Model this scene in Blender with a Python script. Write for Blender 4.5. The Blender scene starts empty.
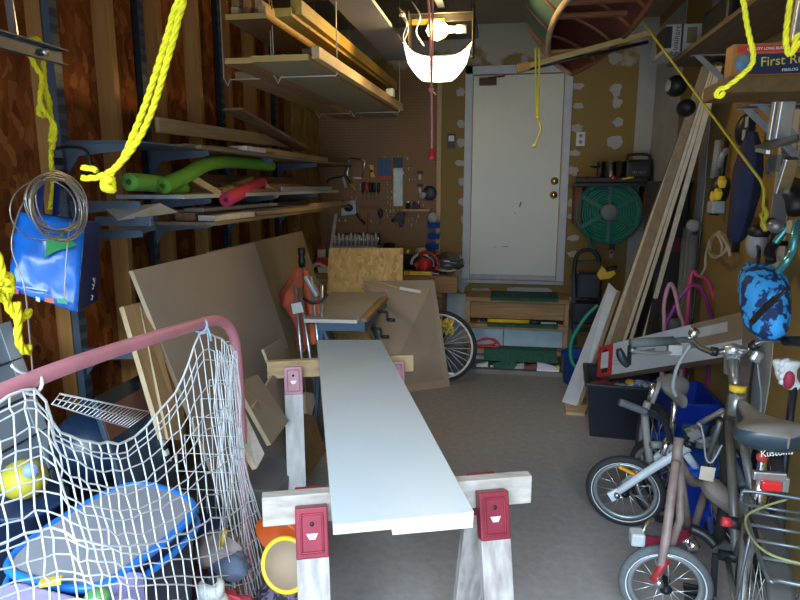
import bpy, math, random
from mathutils import Vector as V, Matrix
random.seed(7)
SC = bpy.context.scene
COL = SC.collection
R = math.radians
# ---------------------------------------------------------------- camera
H = 1.62; YAW = R(9.7); PIT = R(10.5); F = 620.0
fw = V((-math.sin(YAW)*math.cos(PIT), math.cos(YAW)*math.cos(PIT), -math.sin(PIT)))
rt = V((math.cos(YAW), math.sin(YAW), 0)); up = rt.cross(fw)
cam = bpy.data.objects.new('camera', bpy.data.cameras.new('camera')); COL.objects.link(cam)
cam.data.sensor_width = 36; cam.data.lens = F/800*36; cam.data.clip_start = .05
cam.matrix_world = Matrix.Translation((0, 0, H)) @ Matrix((rt, up, -fw)).transposed().to_4x4()
SC.camera = cam
def at(x, y, X=None, Y=None, Z=None):
    """a pixel of the photograph on a world plane"""
    d = fw*F + rt*(x-400) - up*(y-300); o = V((0, 0, H))
    t = X/d.x if X is not None else (Y/d.y if Y is not None else (Z-H)/d.z)
    return o + d*t
# ---------------------------------------------------------------- light
w = bpy.data.worlds.new('sky'); SC.world = w; w.use_nodes = True
bg = w.node_tree.nodes['Background']
bg.inputs[0].default_value = (.62, .80, 1, 1); bg.inputs[1].default_value = 2.05
def area(name, loc, rot, sx, sy, power, col):
    l = bpy.data.lights.new(name, 'AREA'); l.shape = 'RECTANGLE'; l.size = sx; l.size_y = sy; l.energy = power; l.color = col
    o = bpy.data.objects.new(name, l); COL.objects.link(o); o.location = loc; o.rotation_euler = rot; return o
area('daylight_through_garage_opening', (-.3, -4.4, 5.0), (R(50), 0, 0), 6.0, 4.0, 1250, (.68, .86, 1))
SC.view_settings.view_transform = 'Standard'; SC.view_settings.look = 'None'; SC.view_settings.gamma = 1
SC.view_settings.use_curve_mapping = False; SC.view_settings.exposure = .65
SC.cycles.use_denoising = True; SC.cycles.max_bounces = 8
# ---------------------------------------------------------------- materials
MATS = {}
def mat(name, col, rough=.6, metal=0, var=.12, scale=8, stretch=(1, 1, 1), bump=0, trans=0, emit=0, alpha=1, spec=.5, col2=None, sharp=False, detail=4):
    if name in MATS: return MATS[name]
    m = bpy.data.materials.new(name); m.use_nodes = True; nt = m.node_tree; b = nt.nodes['Principled BSDF']
    b.inputs['Roughness'].default_value = rough; b.inputs['Metallic'].default_value = metal
    b.inputs['Specular IOR Level'].default_value = spec
    if trans: b.inputs['Transmission Weight'].default_value = trans
    if alpha < 1: b.inputs['Alpha'].default_value = alpha
    c = col; d = col2 or tuple(min(1, x*(1+var)) for x in col)
    if not col2: c = tuple(x*(1-var) for x in col)
    tc = nt.nodes.new('ShaderNodeTexCoord'); mp = nt.nodes.new('ShaderNodeMapping'); mp.inputs['Scale'].default_value = stretch
    nz = nt.nodes.new('ShaderNodeTexNoise'); nz.inputs['Scale'].default_value = scale; nz.inputs['Detail'].default_value = detail
    cr = nt.nodes.new('ShaderNodeValToRGB')
    a0, a1 = (.47, .53) if sharp else (.3, .7)
    cr.color_ramp.elements[0].position = a0; cr.color_ramp.elements[1].position = a1
    cr.color_ramp.elements[0].color = (*c, 1); cr.color_ramp.elements[1].color = (*d, 1)
    L = nt.links.new
    L(tc.outputs['Object'], mp.inputs[0]); L(mp.outputs[0], nz.inputs['Vector']); L(nz.outputs[0], cr.inputs[0]); L(cr.outputs[0], b.inputs['Base Color'])
    if bump:
        bp = nt.nodes.new('ShaderNodeBump'); bp.inputs['Strength'].default_value = bump; bp.inputs['Distance'].default_value = .004
        L(nz.outputs[0], bp.inputs['Height']); L(bp.outputs[0], b.inputs['Normal'])
    if emit:
        b.inputs['Emission Color'].default_value = (*col, 1); b.inputs['Emission Strength'].default_value = emit
    MATS[name] = m; return m
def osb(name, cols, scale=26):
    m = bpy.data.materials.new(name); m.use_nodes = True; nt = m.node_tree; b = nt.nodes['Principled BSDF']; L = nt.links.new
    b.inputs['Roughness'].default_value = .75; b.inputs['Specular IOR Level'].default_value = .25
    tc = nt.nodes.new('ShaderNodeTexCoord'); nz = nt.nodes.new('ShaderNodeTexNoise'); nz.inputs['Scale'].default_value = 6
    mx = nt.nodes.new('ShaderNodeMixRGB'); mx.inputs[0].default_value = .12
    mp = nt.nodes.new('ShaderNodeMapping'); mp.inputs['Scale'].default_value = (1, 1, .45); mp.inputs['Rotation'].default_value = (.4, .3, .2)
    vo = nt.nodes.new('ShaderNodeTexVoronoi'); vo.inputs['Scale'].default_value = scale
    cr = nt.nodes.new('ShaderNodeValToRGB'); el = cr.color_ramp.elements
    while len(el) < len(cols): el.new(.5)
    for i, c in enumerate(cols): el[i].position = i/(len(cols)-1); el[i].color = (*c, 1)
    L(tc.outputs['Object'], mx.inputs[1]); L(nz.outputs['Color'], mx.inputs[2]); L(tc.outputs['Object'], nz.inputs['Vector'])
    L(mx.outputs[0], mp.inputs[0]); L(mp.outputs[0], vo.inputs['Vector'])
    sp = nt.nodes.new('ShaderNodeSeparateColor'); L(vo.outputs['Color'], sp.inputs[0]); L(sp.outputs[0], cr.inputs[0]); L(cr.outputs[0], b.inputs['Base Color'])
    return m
def wood(name, c1, c2, axis='y', rough=.6, bump=.15, s=3):
    st = {'x': (1, 14, 14), 'y': (14, 1, 14), 'z': (14, 14, 1)}[axis]
    return mat(name, c1, rough, scale=s, stretch=st, bump=bump, col2=c2, spec=.3)
# ---------------------------------------------------------------- mesh builder
def frame(t):
    t = t.normalized(); a = V((0, 0, 1)) if abs(t.z) < .9 else V((1, 0, 0))
    n = t.cross(a).normalized(); return n, t.cross(n).normalized()
def cr(pts, n=8, closed=False):
    """Catmull-Rom smoothing"""
    P = [V(p) for p in pts]; N = len(P); out = []
    for i in range(N if closed else N-1):
        if closed: a, b, c, d = P[i-1], P[i], P[(i+1) % N], P[(i+2) % N]
        else: a, b, c, d = P[max(i-1, 0)], P[i], P[i+1], P[min(i+2, N-1)]
        for k in range(n):
            t = k/n
            out.append(.5*((2*b)+(c-a)*t+(2*a-5*b+4*c-d)*t*t+(3*b-a-3*c+d)*t**3))
    if not closed: out.append(P[-1])
    return out
class MB:
    def __init__(s): s.v = []; s.f = []; s.m = []; s.sm = []; s.mi = 0
    def add(s, vs, fs, smooth=False):
        o = len(s.v); s.v += [V(p) for p in vs]
        for f in fs: s.f.append([i+o for i in f]); s.m.append(s.mi); s.sm.append(smooth)
        return s
    def box(s, c, d, rot=None):
        x, y, z = d[0]/2, d[1]/2, d[2]/2
        vs = [V(p) for p in ((-x,-y,-z),(x,-y,-z),(x,y,-z),(-x,y,-z),(-x,-y,z),(x,-y,z),(x,y,z),(-x,y,z))]
        if rot is not None: vs = [rot @ p for p in vs]
        c = V(c)
        return s.add([p+c for p in vs], [(3,2,1,0),(4,5,6,7),(0,1,5,4),(1,2,6,5),(2,3,7,6),(3,0,4,7)])
    def bx(s, x0, x1, y0, y1, z0, z1): return s.box(((x0+x1)/2,(y0+y1)/2,(z0+z1)/2), (abs(x1-x0),abs(y1-y0),abs(z1-z0)))
    def bar(s, p, q, w, h, upv=(0,0,1)):
        p, q = V(p), V(q); t = (q-p).normalized(); u = V(upv); a = t.cross(u)
        if a.length < 1e-4: a = t.cross(V((1,0,0)))
        a.normalize(); b = a.cross(t)
        vs = [e + a*i*w/2 + b*j*h/2 for e in (p, q) for i, j in ((-1,-1),(1,-1),(1,1),(-1,1))]
        return s.add(vs, [(0,1,2,3),(7,6,5,4),(0,4,5,1),(1,5,6,2),(2,6,7,3),(3,7,4,0)])
    def slab(s, q, t):
        """a flat board on four corners, thickened by t along its normal"""
        q = [V(p) for p in q]; n = (q[1]-q[0]).cross(q[3]-q[0]).normalized()*t
        return s.add(q+[p+n for p in q], [(3,2,1,0),(4,5,6,7),(0,1,5,4),(1,2,6,5),(2,3,7,6),(3,0,4,7)])
    def prism(s, pts, vec):
        P = [V(p) for p in pts]; n = len(P); vec = V(vec)
        return s.add(P+[p+vec for p in P], [list(range(n))[::-1], list(range(n, 2*n))]+[(i,(i+1)%n,(i+1)%n+n,i+n) for i in range(n)])
    def tube(s, pts, r, n=8, closed=False, cap=True, flat=1):
        P = [V(p) for p in pts]; N = len(P); rr = r if isinstance(r, (list, tuple)) else [r]*N
        vs = []; nn = None
        for i, p in enumerate(P):
            t = (P[(i+1) % N]-P[i-1]) if closed else (P[min(i+1,N-1)]-P[max(i-1,0)])
            if t.length < 1e-9: t = V((0,0,1))
            t.normalize()
            if nn is None: nn, _ = frame(t)
            nn = nn - t*nn.dot(t)
            if nn.length < 1e-6: nn, _ = frame(t)
            nn.normalize(); b = t.cross(nn)
            for k in range(n):
                a = 2*math.pi*k/n; vs.append(p+(nn*math.cos(a)*flat+b*math.sin(a))*rr[i])
        fs = []
        for i in range(N if closed else N-1):
            j = (i+1) % N
            for k in range(n): fs.append((i*n+k, i*n+(k+1)%n, j*n+(k+1)%n, j*n+k))
        if cap and not closed: fs += [tuple(range(n))[::-1], tuple(range((N-1)*n, N*n))]
        return s.add(vs, fs, True)
    def cyl(s, p, q, r, r2=None, n=16): return s.tube([p, q], [r, r if r2 is None else r2], n)
    def lathe(s, c, prof, axis=(0,0,1), n=24, closed=False):
        """prof = [(radius, height)...] turned about axis"""
        c = V(c); ax = V(axis).normalized(); a, b = frame(ax); vs = []
        for r, h in prof:
            for k in range(n):
                t = 2*math.pi*k/n; vs.append(c+ax*h+(a*math.cos(t)+b*math.sin(t))*r)
        m = len(prof); fs = []
        for i in range(m if closed else m-1):
            j = (i+1) % m
            for k in range(n): fs.append((i*n+k, j*n+k, j*n+(k+1)%n, i*n+(k+1)%n))
        return s.add(vs, fs, True)
    def ring(s, c, R_, r, axis=(0,0,1), n=40, m=8): return s.lathe(c, [(R_+r*math.cos(2*math.pi*k/m), r*math.sin(2*math.pi*k/m)) for k in range(m)], axis, n, True)
    def ball(s, c, r, n=16, sc=(1,1,1)):
        c = V(c); vs = []; fs = []; m = n//2
        for i in range(m+1):
            a = math.pi*i/m
            for k in range(n):
                t = 2*math.pi*k/n; vs.append(c+V((math.sin(a)*math.cos(t)*sc[0], math.sin(a)*math.sin(t)*sc[1], math.cos(a)*sc[2]))*r)
        for i in range(m):
            for k in range(n): fs.append((i*n+k, (i+1)*n+k, (i+1)*n+(k+1)%n, i*n+(k+1)%n))
        return s.add(vs, fs, True)
    def grid(s, G, t=0):
        """surface over rows of points, optional thickness by offset"""
        n, m = len(G), len(G[0]); vs = [p for r in G for p in r]
        return s.add(vs, [(i*m+j, i*m+j+1, (i+1)*m+j+1, (i+1)*m+j) for i in range(n-1) for j in range(m-1)], True)
LOC = {}
def build(name, mb, m, parent=None, loc=None, bev=0, sub=0, solid=0):
    me = bpy.data.meshes.new(name)
    if parent: L = LOC[parent.name]
    elif loc is not None: L = V(loc)
    else:
        xs, ys, zs = [[p[i] for p in mb.v] for i in range(3)]
        L = V(((min(xs)+max(xs))/2, (min(ys)+max(ys))/2, min(zs)))
    me.from_pydata([p-L for p in mb.v], [], mb.f)
    for x in (m if isinstance(m, (list, tuple)) else [m]): me.materials.append(x)
    me.polygons.foreach_set('material_index', mb.m); me.polygons.foreach_set('use_smooth', mb.sm)
    me.validate(); me.update()
    o = bpy.data.objects.new(name, me); COL.objects.link(o); LOC[o.name] = L
    if parent: o.parent = parent
    else: o.location = L
    if bev:
        b = o.modifiers.new('bevel', 'BEVEL'); b.width = bev; b.segments = 2; b.limit_method = 'ANGLE'
    if solid:
        b = o.modifiers.new('solid', 'SOLIDIFY'); b.thickness = solid; b.offset = 0
    if sub:
        b = o.modifiers.new('sub', 'SUBSURF'); b.levels = sub; b.render_levels = sub
    return o
def tag(o, label, cat, group=None):
    o['label'] = label; o['category'] = cat
    if group: o['group'] = group
    return o
def thing(name, label, cat, loc=(0,0,0), group=None):
    o = bpy.data.objects.new(name, None); COL.objects.link(o); o.location = loc; o.empty_display_size = .1
    LOC[o.name] = V(loc); return tag(o, label, cat, group)
def single(name, label, cat, mb, m, group=None, **k): return tag(build(name, mb, m, **k), label, cat, group)
def struct(name, mb, m, parent=None, **k):
    o = build(name, mb, m, parent, **k)
    if not parent: o['kind'] = 'structure'
    return o
def copy_tree(o, parent=None):
    c = o.copy(); COL.objects.link(c); c.parent = parent; LOC[c.name] = LOC[o.name]
    for ch in list(o.children): copy_tree(ch, c)
    return c
def text(name, body, size, loc, xdir, updir, m, parent, depth=.0006):
    cu = bpy.data.curves.new(name, 'FONT'); cu.body = body; cu.size = size; cu.align_x = 'CENTER'; cu.align_y = 'CENTER'; cu.extrude = depth
    tmp = bpy.data.objects.new('tmp', cu); COL.objects.link(tmp); bpy.context.view_layer.update()
    me = bpy.data.meshes.new_from_object(tmp.evaluated_get(bpy.context.evaluated_depsgraph_get())); bpy.data.objects.remove(tmp)
    me.materials.clear(); me.materials.append(m); o = bpy.data.objects.new(name, me); COL.objects.link(o)
    x = V(xdir).normalized(); y = V(updir); y = (y-x*y.dot(x)).normalized(); z = x.cross(y)
    o.parent = parent; o.matrix_local = Matrix.Translation(V(loc)-LOC[parent.name]) @ Matrix((x, y, z)).transposed().to_4x4()
    LOC[o.name] = LOC[parent.name]; return o
def rope(mb, pts, r, turns=60, n=6, step=10):
    """three twisted strands along a path"""
    P = cr(pts, step); ln = [0]
    for a, b in zip(P, P[1:]): ln.append(ln[-1]+(b-a).length)
    Q = []; T = max(2, int(ln[-1]/(r*1.1))); j = 0
    for i in range(T+1):
        d = ln[-1]*i/T
        while j < len(ln)-2 and ln[j+1] < d: j += 1
        Q.append(P[j].lerp(P[j+1], (d-ln[j])/max(1e-9, ln[j+1]-ln[j])))
    for k in range(3):
        S = []; nn = None
        for i, p in enumerate(Q):
            t = (Q[min(i+1,T)]-Q[max(i-1,0)]).normalized()
            if nn is None: nn, _ = frame(t)
            nn = (nn-t*nn.dot(t)).normalized(); b = t.cross(nn); a = i*.75+k*2.094
            S.append(p+(nn*math.cos(a)+b*math.sin(a))*r*.52)
        mb.tube(S, r*.6, n)
    return mb
# common materials
WHITE = mat('white_paint', (.78,.79,.77), .45, var=.05, scale=3)
BLACK = mat('black_plastic', (.012,.012,.014), .45)
DARK = mat('dark_steel', (.03,.035,.045), .45, .6)
BLUESTEEL = mat('blue_grey_steel', (.13,.18,.25), .4, .5)
CHROME = mat('chrome', (.75,.76,.78), .22, 1, var=.03)
ALU = mat('aluminium', (.62,.65,.68), .35, .9, var=.06)
PINE = wood('pine_along_depth', (.46,.30,.15), (.62,.44,.24), 'y')
PINEX = wood('pine_across', (.46,.30,.15), (.62,.44,.24), 'x')
PINEZ = wood('pine_upright', (.50,.34,.18), (.64,.47,.28), 'z')
WEATHER = wood('weathered_wood', (.50,.50,.50), (.68,.66,.64), 'z')
PALEX = wood('pale_wood', (.62,.56,.48), (.78,.73,.66), 'x')
MDF = mat('hardboard', (.31,.25,.20), .62, var=.05, scale=5)
OLDW = wood('old_brown_wood', (.20,.11,.05), (.34,.20,.10), 'y')
OLDX = wood('old_brown_wood_across', (.22,.12,.055), (.36,.22,.11), 'x')
RED = mat('red_plastic', (.55,.03,.03), .4)
BLUE = mat('blue_plastic', (.02,.09,.42), .4)
YELLOW = mat('yellow_plastic', (.80,.55,.03), .45)
RUBBER = mat('tire_rubber', (.022,.022,.024), .75, bump=.3, scale=60)
GREY = mat('grey_plastic', (.32,.33,.35), .5)
ROPE = mat('yellow_rope', (.80,.72,.02), .6, var=.12, scale=40, spec=.3)
# ================================================================ setting
XL, XR, D, ZC = -1.85, 1.20, 5.75, 2.99
fl = mat('concrete', (.275,.252,.246), .55, col2=(.335,.308,.30), scale=24, bump=.5, detail=9, spec=.35)
struct('floor', MB().bx(-2.2, 1.6, -1.2, 5.9, -.12, 0), fl)
struct('driveway', MB().bx(-9, 9, -12, -1.2, -.16, -.03), mat('driveway_concrete', (.5,.5,.49), .8, scale=2))
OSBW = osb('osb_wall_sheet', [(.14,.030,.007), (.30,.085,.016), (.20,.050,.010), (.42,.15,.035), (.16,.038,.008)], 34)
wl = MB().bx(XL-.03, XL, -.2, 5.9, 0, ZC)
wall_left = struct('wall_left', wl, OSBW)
STUD = wood('stud_wood', (.36,.16,.042), (.52,.27,.085), 'z', s=2)
k = 0
for y in [.25+.406*i for i in range(14)]:
    struct('trim_%d' % (k+1), MB().bx(XL, XL+.088, y-.019, y+.019, .09, ZC-.04), STUD, bev=.002); k += 1
struct('trim_%d' % (k+1), MB().bx(XL, XL+.088, -.2, D, 0, .09), STUD); k += 1
struct('trim_%d' % (k+1), MB().bx(XL, XL+.088, -.2, D, ZC-.05, ZC), STUD); k += 1
struct('wall_front', MB().bx(XL-.03, XR+.05, -.25, -.2, 2.2, ZC).bx(XR-.2, XR+.05, -.25, -.2, 0, 2.2), mat('front_header', (.4,.38,.34), .8))  # unseen header and right jamb, added to shade the upper and right walls
struct('door_2', MB().bx(XL+.25, XR-.15, -.1, 1.75, 2.26, 2.31), mat('overhead_door', (.5,.5,.48), .6), bev=.004)
# drywall with joint compound, tan paper
def drywall(name, z0, seams):
    m = bpy.data.materials.new(name); m.use_nodes = True; nt = m.node_tree; b = nt.nodes['Principled BSDF']; L = nt.links.new
    b.inputs['Roughness'].default_value = .85; b.inputs['Specular IOR Level'].default_value = .15
    tc = nt.nodes.new('ShaderNodeTexCoord'); sx = nt.nodes.new('ShaderNodeSeparateXYZ'); L(tc.outputs['Object'], sx.inputs[0])
    nz = nt.nodes.new('ShaderNodeTexNoise'); nz.inputs['Scale'].default_value = 3.5; nz.inputs['Detail'].default_value = 5; L(tc.outputs['Object'], nz.inputs['Vector'])
    ma = nt.nodes.new('ShaderNodeMath'); ma.operation = 'MULTIPLY_ADD'; ma.inputs[1].default_value = .9; L(nz.outputs[0], ma.inputs[0]); L(sx.outputs[2], ma.inputs[2])
    rp = nt.nodes.new('ShaderNodeValToRGB'); mr = nt.nodes.new('ShaderNodeMapRange')
    mr.inputs[1].default_value = z0+.40; mr.inputs[2].default_value = z0+.46; L(ma.outputs[0], mr.inputs[0])
    c2 = nt.nodes.new('ShaderNodeValToRGB'); c2.color_ramp.elements[0].color = (.26,.175,.062,1); c2.color_ramp.elements[1].color = (.34,.24,.095,1)
    n2 = nt.nodes.new('ShaderNodeTexNoise'); n2.inputs['Scale'].default_value = 2; L(tc.outputs['Object'], n2.inputs['Vector']); L(n2.outputs[0], c2.inputs[0])
    mx = nt.nodes.new('ShaderNodeMixRGB'); mx.inputs[2].default_value = (.50,.46,.38,1); L(mr.outputs[0], mx.inputs[0]); L(c2.outputs[0], mx.inputs[1]); L(mx.outputs[0], b.inputs['Base Color'])
    return m
COMP = mat('joint_compound', (.46,.46,.45), .8, var=.08, scale=6)
DO = (-.325, .455, .765, 2.57)   # door leaf opening
wb = MB()
for a in ((XL, DO[0], 0, ZC), (DO[1], XR+.05, 0, ZC), (DO[0], DO[1], DO[3], ZC), (DO[0], DO[1], 0, DO[2]-.03)):
    wb.bx(a[0], a[1], D, D+.08, a[2], a[3])
wall_back = struct('wall_back', wb, drywall('drywall_back', 2.72-0, 0), loc=(0,0,0))
struct('wall_right', MB().bx(XR, XR+.05, -.2, 5.9, 0, ZC), drywall('drywall_right', 3.2, 0), loc=(0,0,0))
wall_right = bpy.data.objects['wall_right']
struct('ceiling', MB().bx(XL-.03, XR+.05, -.25, 5.9, ZC, ZC+.05), mat('ceiling_board', (.30,.25,.16), .9, scale=2))
def blob(mb, c, a, b, u, v, n, th=.003, seed=0):
    rr = random.Random(seed); N = 14; P = []
    for i in range(N):
        t = 2*math.pi*i/N; q = .75+.5*rr.random(); P.append(V(c)+V(u)*a*math.cos(t)*q+V(v)*b*math.sin(t)*q)
    mb.prism(P[::-1] if V(u).cross(V(v)).dot(V(n)) < 0 else P, V(n)*th)
jc = MB()
for i, (x, y, a, b) in enumerate([(615,58,6,5),(616,90,5,6),(617,103,4,5),(618,122,5,4),(616,142,7,7),(579,67,3,4),(578,86,5,3),(578,106,5,3),(577,128,5,4),(574,153,6,3),(573,171,5,4),(572,203,4,4),(572,216,4,3),(573,238,6,3),(573,254,5,3),
      (461,92,4,4),(461,124,4,4),(461,143,4,4),(460,163,5,3),(462,182,4,4),(463,202,4,4),(465,220,4,5),(466,238,4,5),(524,60,3,5),(490,58,4,3),(462,275,7,18),(583,290,6,18),(480,291,10,3),(530,290,26,3)]):
    p = at(x, y, Y=D-.001); blob(jc, p, a/107, b/107, (1,0,0), (0,0,1), (0,-1,0), seed=i)
jc.bx(1.06, XR, D-.004, D, .3, 2.95)
build('joint_compound', jc, COMP, wall_back)
jr = MB()
for y0, y1 in ((4.9, 5.74), (4.15, 4.32), (2.95, 3.12)):
    P = []; n = 14; rr = random.Random(int(y0*10))
    for i in range(n): P.append(V((XR, y0+rr.uniform(-.02,.02), .1+2.8*i/(n-1))))
    for i in range(n): P.append(V((XR, y1+rr.uniform(-.02,.02), 2.9-2.8*i/(n-1))))
    jr.prism(P, (-.004, 0, 0))
build('joint_compound', jr, COMP, wall_right)
# low white foundation wall behind the steps
FW = mat('painted_foundation', (.62,.68,.70), .7, var=.12, scale=5)
struct('trim_%d' % (k+1), MB().bx(-.55, .62, D-.03, D, 0, .62), FW); k += 1
# door
door = bpy.data.objects.new('door_1', None); COL.objects.link(door); door['kind'] = 'structure'; LOC['door_1'] = V((0,0,0))
DW = mat('door_paint', (.72,.75,.68), .35, var=.05, scale=1.2)
struct('door_panel', MB().bx(DO[0]+.004, DO[1]-.004, D+.005, D+.05, DO[2]+.01, DO[3]-.004), DW, door, bev=.003)
c = MB()
for x0, x1, z0, z1 in ((DO[0]-.07, DO[0]-.004, DO[2]-.03, DO[3]+.075), (DO[1]+.004, DO[1]+.07, DO[2]-.03, DO[3]+.075), (DO[0]-.07, DO[1]+.07, DO[3]+.004, DO[3]+.075)):
    c.bx(x0, x1, D-.022, D+.02, z0, z1)
struct('door_casing', c, mat('casing_paint', (.60,.64,.70), .5, var=.06), door, bev=.004)
struct('door_threshold', MB().bx(DO[0]-.07, DO[1]+.07, D-.05, D+.05, DO[2]-.035, DO[2]-.002).bx(DO[0], DO[1], D-.012, D+.01, DO[2]-.002, DO[2]+.04), mat('threshold', (.42,.42,.44), .5, .2), door, bev=.003)
BRASS = mat('brass', (.72,.52,.20), .25, 1)
for i, (x, y) in enumerate(((554.5,181),(553.5,195))):
    p = at(x, y, Y=D+.005); kb = MB().lathe(p, [(0,.0),(.034,.0),(.034,.008),(.018,.012)] + ([(.014,.03),(.028,.04),(.03,.055),(.022,.068),(0,.07)] if i else [(.018,.02),(.012,.024),(0,.024)]), (0,-1,0))
    struct('door_knob' if i else 'deadbolt', kb, BRASS, door)
p = at(488, 82, Y=D-.02); q = at(505, 76, Y=D-.03)
struct('door_closer', MB().box(p+V((0,-.02,0)), (.15,.05,.06)).bar(p+V((0,-.03,.03)), q, .02, .012), mat('closer_brown', (.06,.025,.012), .4, .3), door, bev=.004)
g = MB().bar(at(519.5,207,Y=D+.004), at(521,202,Y=D+.004), .008, .012).box(at(515,213,Y=D+.004), (.004,.003,.02)).box(at(505,246.5,Y=D+.004),(.06,.002,.005)).box(at(495,247,Y=D+.004),(.02,.002,.005))
struct('scuff_mark', g, mat('scuff', (.16,.13,.10), .8), door)
# wall switch and outlet
t = thing('light_switch', 'white light switch in a dark cover left of the white door', 'switch', at(451.5,141,Y=D))
p = at(451.5,141,Y=D); build('cover_plate', MB().box(p+V((0,-.004,0)), (.072,.008,.125)), BLACK, t, bev=.002); build('rocker', MB().box(p+V((0,-.011,.022)), (.05,.008,.05)), WHITE, t, bev=.002)
t = thing('wall_outlet', 'white electrical outlet on the tan wall right of the door', 'outlet', at(580.5,139,Y=D))
p = at(580.5,139,Y=D); build('cover_plate', MB().box(p+V((0,-.004,0)), (.075,.008,.12)), WHITE, t, bev=.002)
for s in (-1, 1): build('socket', MB().cyl(p+V((0,-.008,.026*s)), p+V((0,-.011,.026*s)), .016), mat('socket_grey', (.35,.36,.38)), t)
# pegboard on the back wall
PB = bpy.data.materials.new('pegboard'); PB.use_nodes = True; nt = PB.node_tree; b = nt.nodes['Principled BSDF']; L = nt.links.new
tc = nt.nodes.new('ShaderNodeTexCoord'); sc = nt.nodes.new('ShaderNodeVectorMath'); sc.operation = 'SCALE'; sc.inputs['Scale'].default_value = 1/.0254
fr = nt.nodes.new('ShaderNodeVectorMath'); fr.operation = 'FRACTION'; sb = nt.nodes.new('ShaderNodeVectorMath'); sb.operation = 'SUBTRACT'; sb.inputs[1].default_value = (.5,.5,.5)
ml = nt.nodes.new('ShaderNodeVectorMath'); ml.operation = 'MULTIPLY'; ml.inputs[1].default_value = (1,0,1); le = nt.nodes.new('ShaderNodeVectorMath'); le.operation = 'LENGTH'
lt = nt.nodes.new('ShaderNodeMath'); lt.operation = 'LESS_THAN'; lt.inputs[1].default_value = .17
mx = nt.nodes.new('ShaderNodeMixRGB'); mx.inputs[1].default_value = (.30,.165,.08,1); mx.inputs[2].default_value = (.02,.012,.008,1)
for a, b_ in ((tc.outputs['Object'], sc.inputs[0]), (sc.outputs[0], fr.inputs[0]), (fr.outputs[0], sb.inputs[0]), (sb.outputs[0], ml.inputs[0]), (ml.outputs[0], le.inputs[0]), (le.outputs['Value'], lt.inputs[0]), (lt.outputs[0], mx.inputs[0]), (mx.outputs[0], b.inputs['Base Color'])): L(a, b_)
b.inputs['Roughness'].default_value = .7
t = thing('pegboard', 'large brown pegboard covering the back wall over the workbench', 'pegboard', (-1.2, D, .86))
build('perforated_panel', MB().bx(XL+.09, -.64, D-.03, D-.02, .86, 2.55), PB, t)
build('edge_strip', MB().bx(-.64, -.60, D-.04, D, .86, 2.55), PINEZ, t, bev=.002)
build('batten', MB().bx(XL+.09, -.64, D-.02, D, 2.3, 2.34).bx(XL+.09, -.64, D-.02, D, 1.0, 1.04), OLDX, t)
PY = D-.03   # pegboard face
# ================================================================ shelves on the left wall
UX = XL+.088          # stud faces
SLOT = bpy.data.materials.new('slotted_steel'); SLOT.use_nodes = True; nt = SLOT.node_tree; L = nt.links.new
tc = nt.nodes.new('ShaderNodeTexCoord'); sx = nt.nodes.new('ShaderNodeSeparateXYZ'); L(tc.outputs['Object'], sx.inputs[0])
m1 = nt.nodes.new('ShaderNodeMath'); m1.operation = 'MULTIPLY'; m1.inputs[1].default_value = 17; m2 = nt.nodes.new('ShaderNodeMath'); m2.operation = 'FRACT'; m3 = nt.nodes.new('ShaderNodeMath'); m3.operation = 'GREATER_THAN'; m3.inputs[1].default_value = .55
mx = nt.nodes.new('ShaderNodeMixRGB'); mx.inputs[1].default_value = (.035,.045,.06,1); mx.inputs[2].default_value = (.075,.09,.11,1)
L(sx.outputs[2], m1.inputs[0]); L(m1.outputs[0], m2.inputs[0]); L(m2.outputs[0], m3.inputs[0]); L(m3.outputs[0], mx.inputs[0]); L(mx.outputs[0], nt.nodes['Principled BSDF'].inputs['Base Color'])
def upright(y, label, z0=.25, z1=2.75):
    t = thing('shelf_upright', label, 'shelf upright', (UX, y, z0), 'slotted shelf uprights on the stud wall')
    m = MB(); m.bx(UX, UX+.035, y-.022, y-.018, z0, z1).bx(UX, UX+.035, y+.018, y+.022, z0, z1).bx(UX, UX+.004, y-.022, y+.022, z0, z1)
    build('channel', m, BLUESTEEL if y < 2.5 else DARK, t)
    build('slotted_face', MB().bx(UX+.035, UX+.0365, y-.022, y-.018, z0, z1).bx(UX+.035, UX+.0365, y-.018, y+.022, z0, z1), SLOT, t); return t
def bracket(t, y, z, ln=.34, m=None):
    b = MB().prism([(UX+.036,y-.003,z), (UX+.036,y-.003,z-.12), (UX+.09,y-.003,z-.05), (UX+ln,y-.003,z-.025), (UX+ln,y-.003,z)], (0,.006,0))
    b.bx(UX+.036, UX+ln, y-.014, y+.014, z-.004, z)
    return build('bracket', b, m or BLUESTEEL, t)
zA, zB, zC, zD = 1.785, 1.56, 1.445, .95
Y1, Y2, Y3, Y4 = 2.26, 2.86, 3.7, 4.6
U = [upright(Y1, 'front slotted shelf upright, behind the blue shopping bag', .25), upright(Y2, 'second slotted shelf upright, crossing the green foam tube', .9), upright(Y3, 'third slotted shelf upright, behind the red foam tube', .9), upright(Y4, 'farthest slotted shelf upright, near the pegboard', .9)]
for t, y in zip(U, (Y1, Y2, Y3, Y4)):
    for z in (zA, zB, zC)+((zD,) if y == Y1 else ()): bracket(t, y, z-.002)
h = MB()
for i in range(3): h.box((UX+.04, Y1-.05, 1.62+.045*i), (.02,.05,.028))
build('hook_plate', h, BLACK, U[0])
build('hook', MB().tube(cr([(UX+.03,Y1-.05,1.76),(UX+.10,Y1-.05,1.765),(UX+.16,Y1-.05,1.75),(UX+.17,Y1-.05,1.69),(UX+.13,Y1-.05,1.64)],6), .006), BLACK, U[0])
SH = wood('shelf_board', (.20,.14,.08), (.32,.24,.15), 'y')
SHW = mat('white_melamine', (.42,.44,.47), .5, var=.05)
single('shelf_board', 'long brown top shelf board on the left wall, above the green foam tube', 'shelf', MB().bx(UX+.04, UX+.36, 2.75, 5.6, zA, zA+.018), SH, bev=.002)
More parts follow.
